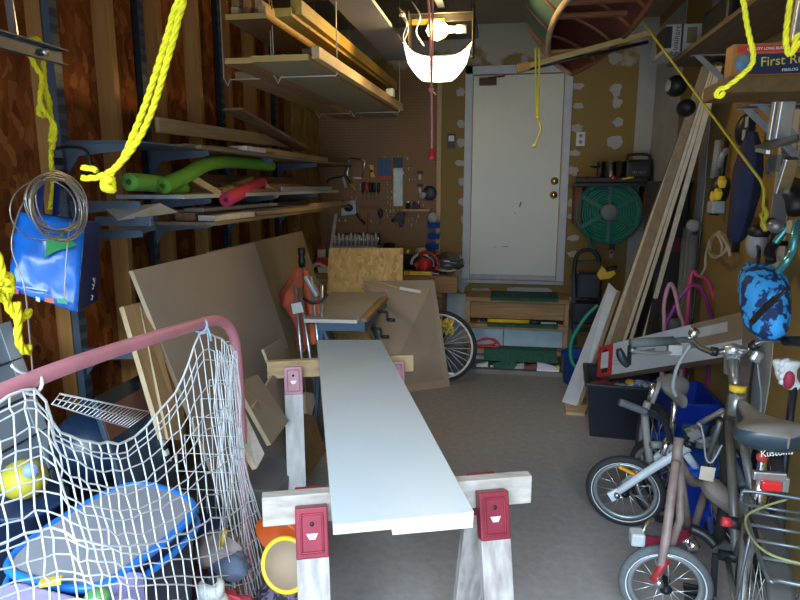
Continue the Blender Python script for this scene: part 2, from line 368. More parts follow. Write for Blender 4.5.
single('shelf_board', 'dark steel plate shelf on the two front uprights, nearest the camera', 'shelf', MB().bx(UX+.04, UX+.34, Y1-.01, 2.74, zA, zA+.006), BLUESTEEL, bev=.001)
single('shelf_board', 'pale grey middle shelf board below the red foam tube', 'shelf', MB().bx(UX+.04, UX+.37, 2.55, 5.1, zB, zB+.018), SHW, bev=.002)
single('shelf_board', 'lowest brown shelf board of the left wall, loaded with offcuts', 'shelf', MB().bx(UX+.04, UX+.37, 2.84, 5.5, zC-.02, zC-.002), SH, bev=.002, loc=None)
def stick(name, label, p, q, w, h, m, group=None, cat='board', upv=(0,0,1), bev=.0015):
    return single(name, label, cat, MB().bar(p, q, w, h, upv), m, group, bev=bev)
x0 = UX+.05
for i, (dx, ya, dx2, yb, wd, hh, m, lab) in enumerate([
    (.06, 3.0, .10, 4.5, .10, .022, PINE, 'long orange pine board on the top left shelf, nearest the front'),
    (.20, 2.95, .26, 3.7, .09, .012, OLDW, 'short dark board on the top left shelf beside the long pine board'),
    (.27, 3.6, .24, 5.0, .04, .035, PINE, 'narrow pine batten at the far end of the top left shelf')]):
    stick('lumber_board', lab, (x0+dx, ya, zA+.019+hh/2), (x0+dx2, yb, zA+.019+hh/2), wd, hh, m, 'boards on the top left shelf')
stick('lumber_board', 'orange pine board on edge along the wall over the top left shelf', at(157,125,X=-1.62), at(290,143,X=-1.62), .022, .07, PINE, 'boards on the top left shelf')
stick('lumber_board', 'white tipped board tilted up from the top left shelf', (x0+.16, 3.45, zA+.26), (x0+.22, 4.5, zA+.09), .12, .015, OLDW, 'boards on the top left shelf')
single('pale_block', 'small pale offcut on the top left shelf', 'offcut', MB().bx(x0+.22, x0+.32, 3.25, 3.52, zA+.019, zA+.044), PALEX, bev=.002)
# foam tubes
def noodle(lab, pts, r, col, hole=True):
    m = mat('foam_'+lab.split()[0], col, .8, bump=.1, scale=50)
    t = thing('pool_noodle', lab, 'pool noodle', pts[0], 'foam tubes on the left shelf'); P = cr(pts, 8)
    build('foam', MB().tube(P, r, 16), m, t)
    d = (P[0]-P[1]).normalized(); build('hollow_core', MB().cyl(P[0]+d*.0005, P[0]+d*.002, r*.35), mat('core_'+lab.split()[0], tuple(c*.25 for c in col)), t)
zt = zB+.018
noodle('green foam tube arched along the left shelf', [at(163,186,X=-1.45), at(185,176,X=-1.45), at(208,164,X=-1.47), at(235,162,X=-1.5), at(271,166,X=-1.5)], .034, (.10,.30,.02))
noodle('lime foam tube end showing between the two front uprights', [at(129,182,X=-1.50), at(150,183,X=-1.50), at(185,188,X=-1.55)], .036, (.12,.34,.05))
noodle('red pink foam tube pointing out over the middle shelf', [at(226,200,X=-1.36), at(245,191,X=-1.45), at(262,183,X=-1.5)], .034, (.55,.03,.10))
# scraps on middle and lower shelf
rr = random.Random(3)
stick('wood_offcut', 'crooked yellow stick on the middle shelf left of the red foam tube', at(192,178,X=-1.50), at(219,194,X=-1.42), .035, .03, PINE, cat='offcut')
stick('wood_offcut', 'yellow stick rising to the right behind the red foam tube', at(218,193,X=-1.55), at(250,178,X=-1.6), .04, .025, PINE, cat='offcut')
stick('wood_offcut', 'short pine stick leaning right of the red foam tube', at(264,184,X=-1.48), at(277,197,X=-1.42), .035, .025, PINE, cat='offcut')
for i, (dx, ya, dx2, yb, lift, wd, hh, m, lab) in enumerate([
    (.24, 3.9, .28, 4.95, .0, .05, .03, ALU, 'pale metal bar on the middle shelf, toward the pegboard'),
    (.12, 3.3, .14, 4.6, .0, .12, .03, PINE, 'wide pine board flat on the middle shelf'),
    (.13, 3.4, .12, 4.8, .03, .09, .02, OLDW, 'brown board lying upon the wide pine board of the middle shelf'),
    (.26, 3.0, .29, 3.7, .0, .05, .02, OLDW, 'dark stick at the lip of the middle shelf under the red foam tube'),
    (.02, 3.0, .02, 4.9, .0, .06, .10, OLDW, 'tall dark board on edge at the back of the middle shelf')]):
    stick('lumber_board', lab, (x0+dx, ya, zt+hh/2+lift+.001), (x0+dx2, yb, zt+hh/2+lift+.001), wd, hh, m, 'boards on the middle left shelf')
for i, (dx, ya, dx2, yb, lift, wd, hh, m, lab) in enumerate([
    (.25, 2.88, .26, 3.35, .0, .09, .028, PALEX, 'pale short plank at the near lip of the lowest left shelf'),
    (.27, 3.42, .29, 4.5, .0, .045, .025, PINE, 'pine strip along the lip of the lowest left shelf'),
    (.21, 3.42, .23, 4.7, .0, .04, .03, ALU, 'silver strip behind the pine strip on the lowest left shelf'),
    (.13, 2.9, .13, 4.2, .0, .10, .04, OLDW, 'thick brown board on the lowest left shelf'),
    (.12, 3.0, .14, 4.0, .041, .11, .018, PALEX, 'pale board lying on the thick brown board of the lowest shelf'),
    (.04, 3.0, .04, 5.0, .0, .06, .05, PINE, 'pine batten at the back of the lowest left shelf'),
    (.27, 4.55, .25, 5.3, .0, .07, .04, PINE, 'stubby pine board at the far end of the lowest left shelf')]):
    stick('lumber_board', lab, (x0+dx, ya, zC-.001+hh/2+lift), (x0+dx2, yb, zC-.001+hh/2+lift), wd, hh, m, 'boards on the lowest left shelf')
GP = mat('galvanized_sheet', (.34,.38,.42), .4, .5)
single('metal_sheet', 'bent grey metal sheet sticking out under the middle shelf, left end', 'metal sheet', MB().slab([at(107,209,X=-1.5), at(160,203,X=-1.42), at(178,212,X=-1.40), at(118,220,X=-1.44)], .004), GP)
single('metal_sheet', 'torn grey metal sheet hanging behind the brackets', 'metal sheet', MB().slab([at(115,222,X=-1.62), at(156,222,X=-1.70), at(156,230,X=-1.70), at(128,237,X=-1.62)], .004), GP)
stick('metal_bar', 'dark blue steel arm with a bolt, level over the lowest shelf', at(97,221,X=-1.62), at(152,221.5,X=-1.36), .02, .036, BLUESTEEL, cat='steel arm')
# OSB strip beside the pegboard, wooden crate end
single('osb_strip', 'narrow OSB strip standing in the corner left of the pegboard', 'OSB strip', MB().bx(XL+.09, XL+.115, 5.0, D-.05, .9, 2.35), osb('osb_corner', [(.34,.20,.05),(.50,.32,.10),(.26,.14,.03),(.42,.25,.07)], 20))
# ================================================================ hanging lumber rack
FACE = mat('grey_board_face', (.27,.225,.13), .65, var=.06, scale=3)
EDGE = wood('raw_board_edge', (.44,.28,.08), (.56,.38,.13), 'x')
def plank(lab, xa, xb, y0, y1, z, th, m, dz=0, e=None, name='rack_board'):
    """board with the lower face m and end grain"""
    b = MB(); vs = [(xa,y0,z),(xb,y0,z),(xb,y1,z+dz),(xa,y1,z+dz)]
    b.add([V(p) for p in vs]+[V(p)+V((0,0,th)) for p in vs], [(3,2,1,0),(4,5,6,7)]); b.mi = 1
    b.add([V(p) for p in vs]+[V(p)+V((0,0,th)) for p in vs], [(0,1,5,4),(1,2,6,5),(2,3,7,6),(3,0,4,7)])
    return single(name, lab, 'board', b, [m, e or EDGE], 'boards on the hanging lumber rack')
Rz = at(313,63,X=-.86).z
plank('wide grey faced board on the hanging rack, lowest on the right', -1.12, -.86, 2.70, 5.0, Rz, .026, FACE)
plank('short board end sticking out left under the wide grey board', -1.26, -1.13, 2.74, 4.2, Rz+.004, .024, OLDW)
plank('brown lowest board of the hanging rack, left of the grey one', -1.42, -1.24, 3.2, 5.25, at(243,82,X=-1.42).z-.005, .04, wood('rack_brown',(.28,.18,.07),(.36,.24,.11),'y'), e=OLDX)
plank('dark wide upper board of the hanging rack under the stacked blocks', -1.33, -1.13, 2.92, 4.9, at(234,25,X=-1.33).z, .025, wood('rack_dark',(.15,.10,.05),(.22,.15,.08),'y'))
zu = at(234,25,X=-1.33).z+.026
bi = 0
for i in range(4):
    for j in range(2):
        if j and i == 3: continue
        m = (PINE, OLDW, wood('reddish_wood',(.34,.16,.06),(.46,.24,.10),'y'))[(i+j) % 3]
        b = MB().bar((-1.32+.045*i+.004*j+.02, 2.96+.03*((i*7+j*3) % 3), zu+.022+.043*j), (-1.30+.045*i+.02, 4.3, zu+.022+.043*j), .038, .040)
        single('wood_batten', ['square batten on the upper rack board, bottom row, %s from the wall', 'square batten on the upper rack board, top row, %s from the wall'][j] % ['first','second','third','fourth'][i], 'batten', b, m, 'stacked battens on the hanging rack', bev=.002)
YB = wood('yellow_board', (.40,.25,.04), (.52,.34,.07), 'y')
def rplank(lab, pxs, X0, X1, Y0, th, m, w):
    pass
single('rack_board', 'long yellowish plank on top of the hanging rack, left of its pair', 'board', MB().bar(at(283,12,Y=2.7)+V((0,0,.0)), at(388,88,Y=5.0), .075, .035), YB, 'boards on the hanging rack top', bev=.002)
single('rack_board', 'long yellowish plank on top of the hanging rack, right of its pair', 'board', MB().bar(at(296,7,Y=2.75), at(394,86,Y=5.1), .05, .06), YB, 'boards on the hanging rack top', bev=.002)
RW = wood('red_brown_plank', (.26,.11,.03), (.38,.18,.06), 'y')
single('rack_board', 'red brown plank lying between the grey board and the yellowish planks', 'board', MB().bar((-.90,2.95,Rz+.047), (-.88,4.95,Rz+.047), .09, .036), RW, bev=.002)
single('rack_board', 'thin brown strip lying on the red brown plank of the rack', 'board', MB().bar((-.93,2.9,Rz+.079), (-.88,5.0,Rz+.079), .05, .022), OLDW, bev=.001)
single('rack_board', 'ragged pine strip along the right edge of the grey rack board', 'board', MB().bar((-.835,2.72,Rz+.035), (-.80,4.7,Rz+.035), .035, .05), PINE, bev=.002)
single('white_block', 'small white tagged block on the rack strips', 'block', MB().box((-.80,4.30,Rz+.085), (.05,.06,.05)), WHITE, bev=.002)
single('grey_sheet', 'pale grey panel slung up under the ceiling right of the rack', 'panel', MB().bx(-.86, -.66, 2.3, 4.5, at(393,34,X=-.68).z, at(393,34,X=-.68).z+.02), mat('grey_panel', (.22,.22,.225), .55, var=.04), bev=.002)
# wire hangers
WIRE = mat('pale_wire', (.62,.62,.58), .4, .4)
zl = at(243,82,X=-1.42).z-.011; zr = Rz-.006
for lab, xa, xb, y, z, in (('wire hanger around the brown rack board, near end', -1.46, -1.2, 3.15, zl), ('wire hanger around the grey rack board, near end', -1.15, -.83, 3.05, zr),
                          ('wire hanger around the brown rack board, far end', -1.46, -1.2, 4.75, zl), ('wire hanger around the grey rack board, far end', -1.15, -.79, 4.6, zr)):
    single('wire_hanger', lab, 'wire hanger', MB().tube([(xa,y,ZC),(xa,y,z+.004),(xa+.006,y,z),(xa+.02,y,z-.03),(xa+.035,y,z),(xb-.006,y,z),(xb,y,z+.004),(xb,y,ZC)], .003, 6), WIRE, 'wire hangers of the lumber rack')
for i,(xa,xb,y) in enumerate(((-1.5,-.6,3.4),(-1.5,-.6,4.5))):
    single('ceiling_joist', ('near','far')[i]+' dark wooden crosspiece above the hanging rack', 'crosspiece', MB().bx(xa, xb, y, y+.04, ZC-.1, ZC), OLDX, bev=.002)
# ================================================================ garage door track
t = thing('door_track', 'grey garage door track ending beside the yellow rope on the left wall', 'door track', at(0,42,X=-1.62))
a, b = at(62,58,X=-1.60), at(62,58,X=-1.60); a = V((b.x, .3, b.z))
build('rail', MB().bar(a, b, .004, .052).bar(a+V((.014,0,.024)), b+V((.014,0,.024)), .03, .004).bar(a+V((.010,0,-.024)), b+V((.010,0,-.024)), .022, .004), mat('galvanized', (.07,.085,.10), .5, .2), t)
build('hanger_strap', MB().bar(b+V((0,-.22,.02)), b+V((.0,-.26,.75)), .03, .005, (0,1,0)), ALU, t)
build('bolt', MB().cyl(b+V((.0,-.1,0)), b+V((.02,-.1,0)), .012), ALU, t)
# ================================================================ leaning panels, left
def lean(lab, q, th, m, group=None, name='hardboard_sheet', cat='panel', edge=None):
    b = MB(); q = [V(p) for p in q]; n = (q[1]-q[0]).cross(q[3]-q[0]).normalized()*th; vs = q+[p+n for p in q]
    b.add(vs, [(3,2,1,0),(4,5,6,7)]); b.mi = 1; b.add(vs, [(0,1,5,4),(1,2,6,5),(2,3,7,6),(3,0,4,7)])
    return single(name, lab, cat, b, [m, edge or PALEX], group)
zp = 1.30
EDGET = wood('tan_edge', (.44,.33,.21), (.54,.42,.28), 'z')
TL_, TR_ = V((-1.40,2.14,zp)), V((-1.40,3.31,zp)); pm_ = at(294,365,X=-1.245); sh_ = (pm_-TR_)*(zp/(zp-pm_.z))
lean('big tan hardboard panel leaning on the left shelves', [TL_, TL_+sh_, TR_+sh_, TR_], -.018, MDF, edge=EDGET)
lean('olive tan panel leaning behind the big tan panel, nearer the pegboard', [(-1.52,3.0,1.28), (-1.15,3.0,.0), (-1.15,4.5,.0), (-1.52,4.5,1.28)], -.016, mat('olive_board', (.27,.22,.14), .65, var=.05))
lean('brown strip of board between the two leaning tan panels', [(-1.46,3.1,1.27), (-1.06,3.1,.0), (-1.06,3.48,.0), (-1.46,3.42,1.27)], -.014, wood('strip_brown',(.24,.14,.06),(.34,.21,.10),'z'))
# two narrow boards beside the picture
PZ = wood('raw_plank', (.30,.19,.09), (.40,.27,.14), 'z'); PZL = wood('raw_plank_edge', (.50,.36,.20), (.62,.48,.29), 'z')
lean('narrow raw board leaning left of the big tan panel, in front', [at(119,308,X=-1.42), at(158,440,X=-1.25), at(168,440,X=-1.25), at(139,303,X=-1.42)], .02, PZ, edge=PZL)
lean('narrow raw board leaning left of the big tan panel, second one', [at(138,308,X=-1.405), at(166,440,X=-1.23), at(182,440,X=-1.23), at(147,303,X=-1.405)], .012, PZ, edge=PZL)
single('slate_crate', 'low dark grey crate under the wood offcuts beside the goal net', 'crate', MB().bx(-1.25,-1.0,2.5,2.85,0,.24), mat('slate', (.15,.14,.14), .6), bev=.01)
# offcuts on the floor under the panels
TANO = mat('tan_offcut', (.30,.24,.17), .65, var=.05)
def off(lab, pix, xs, th, m, name='board_offcut'):
    return lean(lab, [at(*p, X=x) for p, x in zip(pix, xs)], th, m, 'offcuts leaning by the tan panel', name, 'offcut', EDGET)
off('broad brown offcut leaning under the big tan panel behind the rear sawhorse', [(232,384),(267,446),(285,422),(254,376)], (-1.10,-1.00,-1.00,-1.10), .02, TANO)
off('pale edged offcut lying against the goal net post', [(238,408),(236,440),(252,470),(260,455)], (-1.0,-.97,-.93,-.93), .02, PALEX)
off('small light offcut leaning left of the rear sawhorse beam', [(261,350),(274,384),(292,390),(279,340)], (-1.19,-1.13,-1.13,-1.19), .015, TANO)
off('brown offcut half behind the rear sawhorse leg', [(270,376),(250,408),(288,428),(300,392)], (-1.12,-1.04,-1.04,-1.12), .015, MDF)
off('thin pale offcut standing between the rear sawhorse leg and the white board', [(303,393),(304,414),(309,416),(316,394)], (-1.18,-1.14,-1.14,-1.18), .015, PALEX)
single('wood_block', 'little pale cube of wood on the floor behind the front sawhorse', 'block', MB().box(at(274,476,Z=.022)+V((0,.01,0)), (.055,.03,.042), Matrix.Rotation(.2,3,'Z')), PALEX, bev=.002)
single('wood_block', 'small wood scrap on the floor at the foot of the net', 'block', MB().bar(at(245,470,Z=.015), at(258,463,Z=.015), .03, .025), PALEX, bev=.002)
single('steel_tube', 'dark blue steel tube lying slanted across the floor offcuts', 'tube', MB().cyl(at(241,493,Z=.05), at(299,436,Z=.14), .016), mat('dark_blue_tube', (.05,.07,.13), .35, .5))
single('steel_bar', 'blue painted bar end poking out by the rear sawhorse leg', 'bar', MB().bar(at(312,432,Z=.02), at(324,404,Z=.12), .03, .02), BLUE, bev=.002)
# ================================================================ work centre
# --- sawhorses
SBR = mat('red_bracket', (.24,.022,.04), .4, .3, var=.15, scale=14)
def sawhorse(lab, a, b, ztop, beam, leg, lf, spread, brm):
    t = thing('sawhorse', lab, 'sawhorse', (a+b)/2-V((0,0,ztop)), 'pair of sawhorses'); d = (b-a).normalized(); n = V((-d.y, d.x, 0)); z = V((0,0,1))
    build('beam', MB().bar(a-z*.0445, b-z*.0445, .038, .089), beam, t, bev=.003)
    for f in lf:
        c = a.lerp(b, f)
        for s in (-1, 1):
            tp = c + n*s*.042 - z*.01; ft = V((tp.x, tp.y, 0)) + n*s*spread
            dr = (ft-tp).normalized(); st = tp + dr*.0
            lg = MB(); P0 = tp + dr*.10; lg.bar(P0, ft+V((0,0,.0)), .089, .036, n)
            build('leg', lg, leg, t, bev=.002)
            br = MB(); br.bar(tp+dr*.012, tp+dr*.150, .090, .042, n)
            fc = n*s
            # pressed rim, hole and slot on the outer face
            o = build('bracket', br, brm, t, bev=.004)
            w_ = d; m_ = tp + dr*.10 + (n*s*.0225).lerp(n*s*.0225, 1); fz = dr.cross(w_).normalized(); fz = fz if fz.dot(n*s) > 0 else -fz
            m_ = tp + dr*.081 + fz*.0215
            rim = MB(); 
            rim.tube(cr([m_+w_*.029-dr*.045, m_+w_*.029+dr*.045, m_+w_*.024+dr*.051, m_-w_*.024+dr*.051, m_-w_*.029+dr*.045, m_-w_*.029-dr*.045, m_-w_*.024-dr*.051, m_+w_*.024-dr*.051], 4, True), .0035, 6, True)
            build('pressed_rim', rim, brm, o)
            hl = MB().cyl(m_-dr*.025-fz*.0, m_-dr*.025+fz*.002, .006)
            build('bolt_hole', hl, BLACK, o)
            build('badge', MB().prism([m_-w_*.016+dr*.0+fz*.001, m_+w_*.016+dr*.0+fz*.001, m_+w_*.008+dr*.016+fz*.001, m_-w_*.008+dr*.016+fz*.001], fz*.0015), mat('badge_silver', (.6,.58,.58), .4, .3), o)
    return t
ZS = .76
a, b = at(262,495,Z=ZS), at(530,473,Z=ZS)
sawhorse('front sawhorse of whitewashed lumber holding the near end of the white board', a, b, ZS, wood('whitewashed_beam',(.34,.29,.25),(.50,.455,.42),'x'), wood('pale_leg',(.23,.20,.185),(.44,.40,.38),'z'), (.17,.83), .20, SBR)
a2, b2 = at(267,361,Z=ZS), at(413,354,Z=ZS)
sawhorse('rear sawhorse with a tan beam under the far end of the white board', a2, b2, ZS, PINEX, WEATHER, (.17,.86), .20, mat('faded_bracket', (.50,.24,.28), .5, .2, var=.2, scale=16))
# --- white board
bt = MB(); q = [at(333,525,Z=.788), at(474,512,Z=.788), at(381,340,Z=.788), at(317,340,Z=.788)]
vs = [p-V((0,0,.027)) for p in q]+q; bt.add(vs, [(3,2,1,0),(4,5,6,7)]); bt.mi = 1; bt.add(vs, [(0,1,5,4),(1,2,6,5),(2,3,7,6),(3,0,4,7)])
single('painted_board', 'long white painted board laid over both sawhorses', 'board', bt, [mat('board_paint', (.64,.70,.75), .32, var=.03, scale=2, spec=.5), wood('board_edge',(.52,.47,.36),(.66,.60,.48),'x')], bev=.002)
single('wood_strip', 'short pale strip under the near end of the white board', 'strip', MB().bar(q[0].lerp(q[1],.36)+V((.01,.035,-.041)), q[0].lerp(q[1],.98)+V((.0,.03,-.041)), .03, .024), PALEX, bev=.002)
# --- folding portable workbench behind
WB = thing('portable_workbench', 'folding portable workbench with grey top and blue steel frame', 'workbench', (-.75, 4.0, 0))
zt_ = .82
q = [at(304,319,Z=zt_), at(357,320,Z=zt_), at(386,292,Z=zt_), at(329,292,Z=zt_)]
b = MB(); vs = [p-V((0,0,.022)) for p in q]+q; b.add(vs, [(3,2,1,0),(4,5,6,7)]); b.mi = 1; b.add(vs, [(0,1,5,4),(1,2,6,5),(2,3,7,6),(3,0,4,7)])
build('worktop', b, [mat('grey_laminate', (.35,.335,.33), .5, var=.04), PALEX], WB)
cx = (q[0]+q[1]+q[2]+q[3])/4; fx = q[1]+V((.02,0,0)); WBB = mat('workbench_blue', (.09,.16,.25), .45, .3)
f = MB(); f.bar(q[0]+V((.06,.08,-.055)), q[1]+V((.03,.10,-.055)), .05, .06); f.bar(q[3]+V((.06,-.2,-.055)), q[2]+V((.02,-.2,-.055)), .05, .06)
f.bar(q[1]+V((.02,.05,-.05)), q[2]+V((.02,-.15,-.05)), .03, .07)
build('steel_frame', f, WBB, WB, bev=.003)
build('vise_jaw', MB().bar(q[1]+V((.03,.05,-.012)), q[2]+V((.035,-.2,-.012)), .04, .024), wood('vise_wood',(.30,.16,.07),(.42,.26,.13),'y'), WB, bev=.002)
for (pa, pb) in ((q[0]+V((.08,.08,-.08)), V((q[0].x+.02, q[0].y+.05, 0))), (q[0]+V((.10,.08,-.08)), V((q[1].x+.06, q[1].y+.05, 0))), (q[3]+V((.02,-.25,-.08)), V((q[3].x-.02, q[3].y-.15, 0))), (q[2]+V((-.08,-.25,-.08)), V((q[2].x+.08, q[2].y-.10, 0)))):
    build('leg', MB().bar(pa, pb, .035, .02), WBB, WB, bev=.002)
for px, py in ((387,312),(381,329)):
    p = at(px, py, Y=q[1].y+.15); cm = MB().cyl(p+V((-.06,0,0)), p, .009).bar(p, p+V((.0,0,-.05)), .02, .014).cyl(p+V((0,0,-.05)), p+V((.05,0,-.05)), .012)
    build('crank_handle', cm, BLACK, WB)
# --- sheets leaning around it
OSBC = osb('osb_light', [(.56,.37,.14),(.68,.48,.21),(.60,.40,.16),(.74,.54,.26),(.46,.28,.10)], 55)
yb = 4.72
single('osb_sheet', 'square sheet of light OSB standing behind the portable workbench', 'OSB sheet', MB().slab([at(329,248,Y=yb), at(403,248,Y=yb), at(403,300,Y=yb)+V((0,-.1,-.5)), at(326,300,Y=yb)+V((0,-.1,-.5))], .014), OSBC)
CARD = mat('cardboard', (.38,.285,.20), .7, var=.05)
lean('brown cardboard sheet leaning right of the portable workbench', [at(364,281,Y=4.62), at(380,396,Z=.0), at(450,386,Z=.0), at(434,280,Y=4.72)], .016, CARD)
t = thing('paint_stirrer', 'slim wooden stick with a white end on top of the cardboard sheet', 'stick', at(392,285,Y=4.55))
pa, pb, pc = at(363,278,Y=4.56), at(400,288,Y=4.50), at(421,292,Y=4.46)
build('stick', MB().bar(pa, pb, .018, .012), PINEX, t); build('painted_end', MB().bar(pb, pc, .020, .022), WHITE, t, bev=.002)
# --- folded orange canopy chair
ch = thing('folded_camp_chair', 'folded orange camp chair with grey tubes leaning by the olive panel', 'camp chair', at(305,345,Y=3.7))
ORG = mat('orange_fabric', (.48,.10,.045), .8, var=.3, scale=10, bump=.4)
rr = random.Random(5); Yc = 3.72
prof = [(298,268,.02),(296,282,.045),(292,294,.07),(292,304,.075),(300,314,.07),(306,326,.06),(305,340,.05),(301,352,.02)]
G = []
for x, y, r_ in prof:
    c = at(x, y, Y=Yc); row = []
    for k in range(25):
        a = 2*math.pi*k/24; q_ = r_*(1+.28*math.sin(a*5+y*.1)+.12*rr.random()) if k < 24 else 0
        row.append(c+V((math.cos(a)*q_, math.sin(a)*q_*.7, 0)) if k < 24 else row[0])
    G.append(row)
build('fabric', MB().grid(G), ORG, ch)
G = []
for x, y, r_ in [(305,270,.015),(309,285,.03),(313,300,.04),(317,318,.045),(316,334,.05),(311,344,.03)]:
    c = at(x, y, Y=Yc-.02); row = [c+V((math.cos(2*math.pi*k/16)*r_*(1+.3*math.sin(k*2.4+y)), math.sin(2*math.pi*k/16)*r_*.7, 0)) for k in range(16)]; G.append(row+[row[0]])
build('fabric', MB().grid(G), mat('orange_fabric_light', (.60,.14,.05), .8, var=.3, scale=12, bump=.4), ch)
for (x1,y1,x2,y2) in ((311,276,326,345),(300,288,320,352),(322,285,318,352),(295,285,306,350)):
    build('tube', MB().cyl(at(x1,y1,Y=Yc-.08), V((at(x2,y2,Y=Yc-.10).x, Yc-.1, .01)), .011, n=10), ALU, ch)
build('grip', MB().lathe(at(302,264,Y=Yc)+V((0,0,-.02)), [(0,0),(.02,.0),(.024,.04),(.018,.07),(.026,.09),(.024,.12),(0,.125)]), BLACK, ch)
build('bracket', MB().bar(at(306,276,Y=Yc-.08), at(318,296,Y=Yc-.09), .05, .02), mat('light_steel', (.45,.50,.56), .4, .4), ch, bev=.003)
build('paper_tag', MB().slab([at(291,304,Y=Yc-.13), at(301,302,Y=Yc-.13), at(304,312,Y=Yc-.13), at(293,314,Y=Yc-.13)], .002), WHITE, ch)
build('strap', MB().tube(cr([at(303,298,Y=Yc-.1),at(312,303,Y=Yc-.11),at(322,300,Y=Yc-.1),at(328,294,Y=Yc-.08)],6), .010, 6, flat=.4), BLACK, ch)
# ================================================================ workbench against the back wall
WT = thing('workbench', 'long brown wooden workbench against the pegboard wall', 'workbench', (-1.15, 5.45, 0))
x0b, x1b, y0b, zb = XL+.1, -.50, 5.18, .86
build('worktop', MB().bx(x0b, x1b, y0b, D-.04, zb-.04, zb), OLDX, WT, bev=.004)
build('apron', MB().bx(x0b+.02, x1b-.02, y0b+.01, y0b+.05, zb-.18, zb-.042), wood('apron_wood',(.28,.15,.06),(.44,.27,.13),'x'), WT, bev=.003)
build('apron', MB().bx(x1b-.06, x1b-.02, y0b+.052, D-.06, zb-.18, zb-.042), OLDX, WT, bev=.003)
for x in (x0b+.06, -1.2, x1b-.07):
    for y in (y0b+.10, D-.12): build('leg', MB().bx(x-.045, x+.045, y-.045, y+.045, 0, zb-.042), OLDW, WT, bev=.003)
build('lower_shelf', MB().bx(x0b+.12, x1b-.12, y0b+.16, D-.18, .22, .24), OLDX, WT)
for x, y in ((318,282),(438,281),(432,279)):
    p = at(x, y, Y=y0b+.005); build('metal_plate', MB().box(p, (.06,.006,.05)).cyl(p, p+V((0,-.015,0)), .012), ALU, WT)
build('bench_vise', MB().box(at(446,284,Y=5.14), (.20,.08,.14)), wood('vise_block',(.26,.13,.06),(.36,.20,.1),'x'), WT, bev=.008)
def can(lab, x, y, r, h, col, capc=None, name='spray_can', cat='can', Y=5.4, z=None):
    p = at(x, y, Y=Y); p.z = zb if z is None else z; t = thing(name, lab, cat, p)
    build('body', MB().lathe(p, [(0,.0),(r,.0),(r,h*.8),(r*.9,h*.86),(0,h*.86)], n=20), mat('paint_'+lab[:12], col, .4), t)
    build('cap', MB().lathe(p+V((0,0,h*.86)), [(0,0),(r*.7,0),(r*.7,h*.14),(0,h*.14)], n=16), mat('cap_'+lab[:12], capc or col, .4), t); return t
can('white bottle with a red cap at the left end of the workbench', 322, 270, .04, .22, (.60,.62,.62), (.55,.03,.04), 'bottle', 'bottle')
can('dark green spray bottle beside the red capped bottle', 332, 268, .03, .16, (.03,.14,.09), (.03,.10,.07), 'spray_bottle', 'bottle', Y=5.45)
stick('wood_stick', 'pale stick standing up from the workbench before the pegboard', at(331,250,Y=5.5), at(336,214,Y=5.62), .03, .012, PALEX, cat='stick')
single('red_box', 'small red box at the left end of the workbench', 'box', MB().box(at(325,262,Y=5.32)+V((0,0,.0)), (.13,.1,.07)), RED, bev=.004)
single('wood_block', 'pale wood block on the left end of the workbench', 'block', MB().bx(-1.62,-1.5,5.2,5.3,zb,zb+.055), PALEX, bev=.003)
single('cable_tangle', 'tangle of white cable on the workbench left of the OSB sheet', 'cable', MB().tube(cr([(-1.72,5.3,zb+.02),(-1.62,5.22,zb+.08),(-1.55,5.28,zb+.03),(-1.66,5.36,zb+.07),(-1.70,5.24,zb+.04),(-1.58,5.33,zb+.09)],6), .012, 6), WHITE)
# rack of bits
t = thing('bit_rack', 'rack of shiny socket bits standing behind the OSB sheet', 'bit rack', at(356,246,Y=5.5))
p0, p1 = at(334,246,Y=5.5), at(379,246,Y=5.5)
build('tray', MB().bar(p0-V((0,0,.02)), p1-V((0,0,.02)), .10, .05), mat('tray_grey', (.42,.44,.46), .4, .3), t, bev=.003)
b = MB(); b2_ = MB()
for i in range(22):
    p = p0.lerp(p1, (i+.5)/22); (b if i % 2 else b2_).cyl(p+V((0,0,0)), p+V((0,0,.10+.01*(i % 3))), .0085, n=8)
build('bits', b, CHROME, t); build('bits', b2_, mat('bit_white', (.65,.65,.66), .3), t)
build('backboard', MB().bar(p0+V((0,.05,.05)), p1+V((0,.05,.05)), .01, .12), BLACK, t)
t = thing('tool_jar', 'round black jar on the workbench behind the OSB sheet', 'jar', at(389,262,Y=5.5)); p = at(389,247,Y=5.5); p.z = zb+.001
build('jar', MB().lathe(p, [(0,0),(.06,0),(.065,.16),(.055,.24),(0,.25)]), BLACK, t)
# circular saw
s = at(425,272,Y=5.36); s.z = zb+.002
t = thing('circular_saw', 'red circular saw with grey blade guard on the workbench', 'circular saw', s)
build('base_plate', MB().box(s+V((0,0,.004)), (.26,.12,.006)), ALU, t)
gp = []
for i in range(17):
    a = math.pi*(-.05+1.05*i/16); gp.append((math.cos(a), math.sin(a)))
G = MB().prism([s+V((-.02+.11*c_, -.035, .075+.105*s_)) for c_, s_ in gp], (0,.05,0)); build('blade_guard', G, mat('guard_grey', (.48,.46,.45), .4, .4), t, bev=.004)
build('blade', MB().cyl(s+V((-.02,-.042,.075)), s+V((-.02,-.040,.075)), .085, n=28), CHROME, t)
build('motor_housing', MB().lathe(s+V((.03,-.04,.085)), [(0,.0),(.05,0),(.055,.02),(.055,.09),(.04,.12),(0,.12)], (-.3,-1,0)).box(s+V((-.03,-.05,.09)), (.11,.02,.05), Matrix.Rotation(-.5,3,'Y')), RED, t)
build('handle', MB().tube(cr([s+V((-.05,-.02,.16)), s+V((.02,-.05,.185)), s+V((.09,-.05,.15)), s+V((.12,-.05,.08)), s+V((.10,-.05,.03))], 6), .017), RED, t)
build('grip', MB().tube(cr([s+V((.04,-.075,.17)), s+V((.09,-.075,.13)), s+V((.105,-.075,.07))], 6), .014), BLACK, t)
